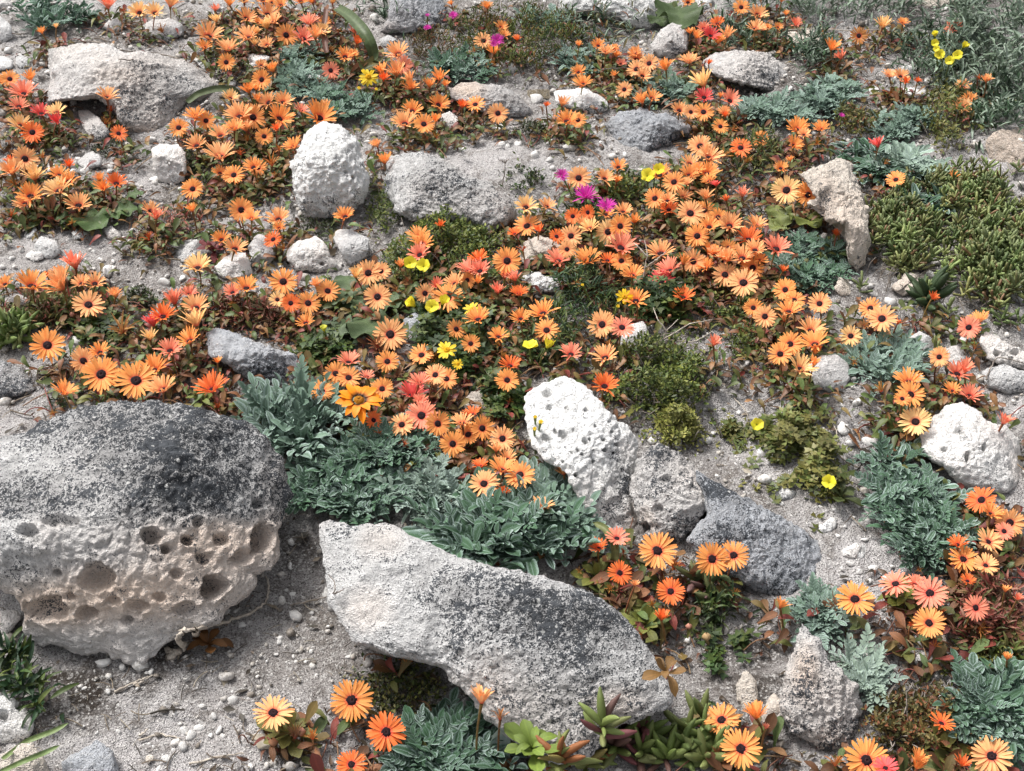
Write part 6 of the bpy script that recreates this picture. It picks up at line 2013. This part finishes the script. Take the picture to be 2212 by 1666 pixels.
# ------------------------------------------------------------------ pebbles, grit, litter
def make_pebble_mat():
    k = NT('white_pebble')
    n = k.noise(160, 4, 0.7)
    b = k.attr('Col')
    return k.done(k.mix(k.map(n, 0.3, 0.55), k.mix(1.0, b, (0.66, 0.64, 0.62), 'MULTIPLY'), b), .9, k.bump(n, .6, .003), .15)
M_PEB = make_pebble_mat()
STOPW = ('with', 'beside', 'behind', 'under', 'in', 'at', 'on', 'between', 'below', 'against', 'among', 'before', 'above', 'left', 'right', 'half', 'sloping', 'lying', 'standing', 'leaning', 'riddled', 'crossed', 'tucked', 'alone', 'growing', 'of')
def landmark(x, y):
    """plain name of the stone next to a place in the picture"""
    best, bd = None, 1e9
    for s in ROCKS:
        dx = max(s.bb[0] - x, 0, x - s.bb[1]); dy = max(s.bb[2] - y, 0, y - s.bb[3])
        d_ = math.hypot(dx, dy * 1.3)
        if d_ < bd and 'label' in s.obj.keys():
            best, bd = s, d_
    w = []
    for q in best.obj['label'].split():
        if q in STOPW and len(w) > 1:
            break
        w.append(q)
    return ' '.join(w[:8])
def pebble_me(k):
    rs = np.random.default_rng(300 + k)
    import bmesh
    bm = bmesh.new()
    bmesh.ops.create_icosphere(bm, subdivisions=2, radius=1)
    V = np.array([v.co[:] for v in bm.verts])
    Fi = np.array([[v.index for v in f.verts] for f in bm.faces])
    bm.free()
    d = np.ones(len(V))
    for _ in range(12):
        n = rs.normal(size=3); n /= np.linalg.norm(n)
        h = rs.uniform(.42, .8)
        pr = V @ n
        d = np.minimum(d, np.where(pr > 1e-3, h / np.maximum(pr, 1e-3), 9))
    V = V * d[:, None] * np.array([1.15, .9, .68]) * (1 + .06 * vnoise(V * 2.5 + k, k))[:, None]
    return V, Fi
PEB = [pebble_me(k) for k in range(8)]
PEB_ME = [mesh_np('pebble', V, [F], M_PEB, None, np.repeat(np.array([[0.86, 0.845, 0.82]]) * (1 if k % 3 else .82), len(V), 0), False) for k, (V, F) in enumerate(PEB)]
SPOTS = []
for (r, c, s) in ((3, 0, '1300 810 60;1160 835 30;1105 895 45;935 975 55;1270 820 40;1750 1115 70;2010 1050 110;1850 1195 75;1520 1175 45;1590 1330 100;1640 1365 105;1710 1300 90;1900 1310 85;1820 1360 60;1585 1460 110;1500 1490 60;1445 1580 110;1375 1650 70;1020 1325 75;840 1335 40;890 740 130;1060 775 90;1020 1100 35;2010 985 50;1930 1360 60;1290 1430 40;1330 1455 40;725 950 45;825 880 30;1930 840 35;2170 1630 70;2090 410 90;2125 325 45'),
                  (3, 1, '205 555 70;475 640 60;350 725 60;325 140 55;600 150 80;340 340 130;490 300 50;20 480 50;180 660 40;325 680 40;430 720 40;520 835 30;95 720 45;805 680 55;155 1620 100;690 1590 45;1160 770 60;265 100 40;610 105 60'),
                  (2, 3, '785 1030 70;545 1195 130;455 1215 45;840 1335 60;780 1430 110;910 1585 110;790 1610 75;700 1540 80;575 1075 50;450 1050 50;665 1220 40;605 1300 40;640 1590 50;655 390 140;490 385 60;905 485 130;725 500 120;1000 190 70;1020 345 55;630 165 60;1070 415 70;2150 240 45;2050 1525 60;1650 290 40;850 1170 80;735 1145 40;120 1020 40;165 930 150'),
                  (2, 2, '1690 490 90;1730 420 70;1960 235 50;1665 205 35;1810 50 40;2150 600 100;2150 480 60;1240 690 90;2030 60 50;150 1655 40;1610 620 30'),
                  (1, 3, '660 630 100;710 785 45;880 820 95;640 840 90;1055 940 110;1500 650 60;1480 690 80;1520 970 60;1440 1110 60;1200 1130 50;1330 1140 55;1650 940 30;1060 960 50;90 1200 90;200 1640 90;1620 1300 60;1400 1070 50'),
                  (0, 2, '310 1150 100;850 1100 80;715 1160 70;1040 1215 120;330 1240 80;200 1350 110;470 1290 80;320 1390 70;350 1455 60;200 880 130;60 1250 70;730 1010 50;900 870 70;620 1185 60;1290 720 30;1855 1450 60;980 1340 60;690 1110 60;820 800 50;760 195 40;560 1110 40;780 1240 50;420 1270 60'),
                  (0, 1, '1130 1205 60;960 1230 60;1210 1280 50;1310 1270 55;1360 1230 50;1430 1290 90;1520 1280 110;2115 1120 100;2130 1250 80;1900 1085 110;2180 1270 60;90 1610 110;190 1640 100;2200 1030 50;1350 830 80;950 760 60;1790 1300 50'),
                  (0, 0, '1150 295 60;1090 245 50;1460 435 45;1480 410 50;1280 340 50;270 600 40;590 655 50;440 360 30;60 560 90;200 540 110;75 450 80;1310 1220 110;1530 1230 80;550 1295 70;470 1290 80;800 1340 60;960 1440 70;880 1450 40;1110 1370 110;1000 1350 60;1500 1450 60;1780 600 80;1720 550 60;1330 1560 100;1110 1590 60;1440 1620 50;1015 1425 60;180 1190 80;1925 1035 50;2150 700 60;2010 740 70;730 1480 90;950 1480 60;1600 1340 40;270 1330 50'),
                  (1, 0, '770 520 30;805 515 40;910 415 50;1040 420 60;985 530 50;1160 405 80;1275 480 70;860 585 70;680 575 110;1400 450 60;1390 780 80;1580 740 90;1530 830 50;1450 720 50;980 600 50;20 650 60;100 460 50;190 510 60;600 410 60;930 700 140;680 430 40;1240 745 30;1480 900 50;1420 790 110;110 570 60;1850 190 60;1960 60 50;2090 360 130;980 660 60'),
                  (1, 1, '700 660 80;380 175 50;860 265 35;965 110 50;50 650 120;1030 1530 45;270 800 60;90 70 60;610 1470 40'),
                  (1, 2, '1850 1225 90;1770 1410 90;1860 1530 30;1650 1250 30;2010 235 100;1880 1330 40'),
                  (0, 3, '725 365 70;785 465 50;760 530 60;640 395 40;940 720 60;1370 280 60;130 410 40;860 530 30;1000 830 70;1900 1610 110;2070 1300 60'),
                  (3, 3, '1000 480 60;1340 600 170;1015 490 50;1450 850 60;1290 660 40;1480 1020 60;2130 360 60;2160 520 50;205 1070 40;1170 615 50;1250 625 60;1300 720 70;880 30 60;920 400 40;1060 590 30')):
    for it in s.split(';'):
        x, y, w = map(float, it.split())
        SPOTS.append((*T(r, c, x, y), w / 4))
for (x, y, w) in SPOTS[:298]:
    P, t = gpoint(x, y)
    R = w / 2 * float(t) / FOC * 1.25
    b = np.array(P)
    q = (Matrix.Rotation(random.uniform(0, 6.28), 3, 'Z') @ Matrix.Rotation(random.gauss(0, .3), 3, 'X')).to_quaternion()
    o = link('pebble', random.choice(PEB_ME), None, b + np.array([0, 0, R * .12]), q, (R * random.uniform(.9, 1.1), R * random.uniform(.85, 1.05), R * random.uniform(.8, 1.1)))
    tag(o, '%s white pebble loose near the %s' % ('tiny' if w < 13 else 'small' if w < 22 else 'larger', landmark(x, y)), 'pebble', 'loose white pebbles on the sand')

# pale round buds of the daisies
for (r, c, x, y, w) in ((1, 0, 340, 905, 60), (1, 0, 300, 1065, 50), (1, 0, 635, 1045, 45), (1, 0, 1655, 1495, 45), (2, 1, 1975, 570, 45), (0, 2, 1895, 1305, 36), (0, 3, 905, 1520, 40), (1, 3, 755, 1120, 45), (2, 3, 1390, 120, 40), (3, 1, 160, 1420, 80), (3, 1, 395, 1330, 80), (3, 2, 1685, 510, 75), (3, 2, 1525, 418, 55), (0, 1, 535, 35, 32), (0, 1, 335, 210, 30), (0, 1, 1225, 880, 36), (0, 2, 1790, 265, 30), (1, 2, 1350, 1060, 34)):
    px, py = T(r, c, x, y)
    P, t = anchor(px, py, .022)
    g = gbase(px, py)
    b = np.array([P[0], P[1], g[2] if g[2] < P[2] else P[2] - .012])
    b[2] = float(gheight(np.array(P[0]), np.array(P[1])))
    if b[2] > P[2] - .008:
        b[2] = P[2] - .012
    root = empty('daisy_bud', b)
    tag(root, 'closed pinkish daisy bud on a stalk near the ' + landmark(px, py), 'bud', 'closed daisy buds')
    R = w / 8 * t / FOC
    link('bud', BUD, root, P - b - np.array([0, 0, R]), quat(frame(view_axis(P, 50 * D2R, random.gauss(0, .3)))), R, random.choice(((0.62, 0.30, 0.22), (0.45, 0.22, 0.12), (0.55, 0.38, 0.20))))
    link('stem', stem_mesh(b, P - np.array([0, 0, R]), .0012, .002), root, P - np.array([0, 0, R]) - b, None, None, (0.2, 0.14, 0.06))

# ------------------------------------------------------------------ snail shells
def shell(x, y, w):
    P, t = anchor(x, y, .004, .006)
    R = w / 2 * t / FOC
    k = 90
    th = np.linspace(0, 5.5 * math.pi, k)
    g = np.exp((th - th[-1]) * 0.115)
    pts = np.stack([np.cos(th) * g * .62, np.sin(th) * g * .62, (1 - g) * .55], -1) * R
    V, F, U = tube(pts, .40 * R * g, 8)
    q = quat(frame(view_axis(P, .35, .2)))
    o = link('snail_shell', mesh_np('snail_shell', V, [F], M_SHELL, U), None, P, q)
    tag(o, 'small pale spiral snail shell on the sand near the ' + landmark(x, y), 'snail shell', 'empty snail shells')
shell(*T(3, 0, 1300, 1560), 24)
shell(*T(3, 1, 400, 1590), 13)

# grit: small stones everywhere, too many to count
n = 15000
gx2 = rng.uniform(-1.2, 1.2, n)
gy2 = 0.7 + 2.2 * rng.random(n) ** 0.9
keep = (np.abs(gx2) < 0.38 * np.hypot(gy2, 1.0) + .12) & (fbm(np.stack([gx2, gy2, gx2 * 0], -1) * 5, 3, .6, 71) > -0.25)
gx2, gy2 = gx2[keep], gy2[keep]
n = len(gx2)
s = np.exp(rng.normal(math.log(.0021), .62, n)).clip(.0008, .0095)
locs = on_ground(gx2, gy2, 0.0)
locs[:, 2] += s * .25 + .0015
import bmesh
bm = bmesh.new()
bmesh.ops.create_icosphere(bm, subdivisions=1, radius=1)
iv = np.array([v.co[:] for v in bm.verts])
fi = np.array([[v.index for v in f.verts] for f in bm.faces])
bm.free()
GT = [(iv * (1 + .28 * rng.normal(size=(len(iv), 1))) * np.array([1.1, .9, .7]), fi, np.zeros((len(iv), 3))) for _ in range(6)]
gc = np.array([(0.82, 0.80, 0.78), (0.72, 0.69, 0.66), (0.58, 0.55, 0.51), (0.30, 0.27, 0.24), (0.86, 0.85, 0.83)])[rng.integers(0, 5, n)] * rng.uniform(.8, 1.1, (n, 1))
V, F, U, Cc = merge(GT, rng.integers(0, 6, n), euler_mats(rng.uniform(0, 6.28, n), rng.normal(0, .3, n), rng.normal(0, .3, n)), s, locs, gc)
grit = link('gravel', mesh_np('gravel', V, F, M_GRAVEL, U, Cc, False))
tag(grit, 'fine limestone gravel scattered over the sand', 'gravel', None, 'stuff')

# dry litter: bits of stalk and dead leaf on the soil
n = 9000
lx = rng.uniform(-1.15, 1.15, n)
ly = 0.72 + 2.15 * rng.random(n)
dens = fbm(np.stack([lx, ly, lx * 0], -1) * 4 + 9, 3, .6, 81)
px_l = 1106 + FOC * lx / np.hypot(ly, 1.2)
low = (ly < 1.3) & (lx < -0.05)
keep = (np.abs(lx) < 0.38 * np.hypot(ly, 1.0) + .1) & ((dens > 0.02) | low)
lx, ly = lx[keep], ly[keep]
n = len(lx)
locs = on_ground(lx, ly, .004)
bad = in_stone(locs)
lx, ly, locs = lx[~bad], ly[~bad], locs[~bad]
n = len(lx)
def stick(b):
    return (lambda r: (r[0], r[1], r[2]))(tube(bez((0, 0, 0), (.5, b, .12), (1, 0, 0), 5), .035, 3))
LT = [stick(.15), stick(-.2), stick(.02), tiny_leaf()]
pk = rng.choice(4, n, p=(.3, .3, .25, .15))
ls = np.exp(rng.normal(math.log(.012), .5, n)).clip(.004, .04)
lc = np.array([(0.10, 0.08, 0.065), (0.17, 0.13, 0.10), (0.28, 0.23, 0.18), (0.42, 0.37, 0.31), (0.07, 0.06, 0.05)])[rng.integers(0, 5, n)]
V, F, U, Cc = merge(LT, pk, euler_mats(rng.uniform(0, 6.28, n), rng.normal(0.05, .12, n), rng.normal(0, .5, n)), ls, locs, lc)
lit = link('dry_litter', mesh_np('dry_litter', V, F, M_LEAF, U, Cc))
tag(lit, 'dry brown stalks and leaf litter strewn over the sand', 'litter', None, 'stuff')

dup = {k: v for k, v in LABELS.items() if len(v) > 1}
print('shared labels:', {k: len(v) for k, v in dup.items()})
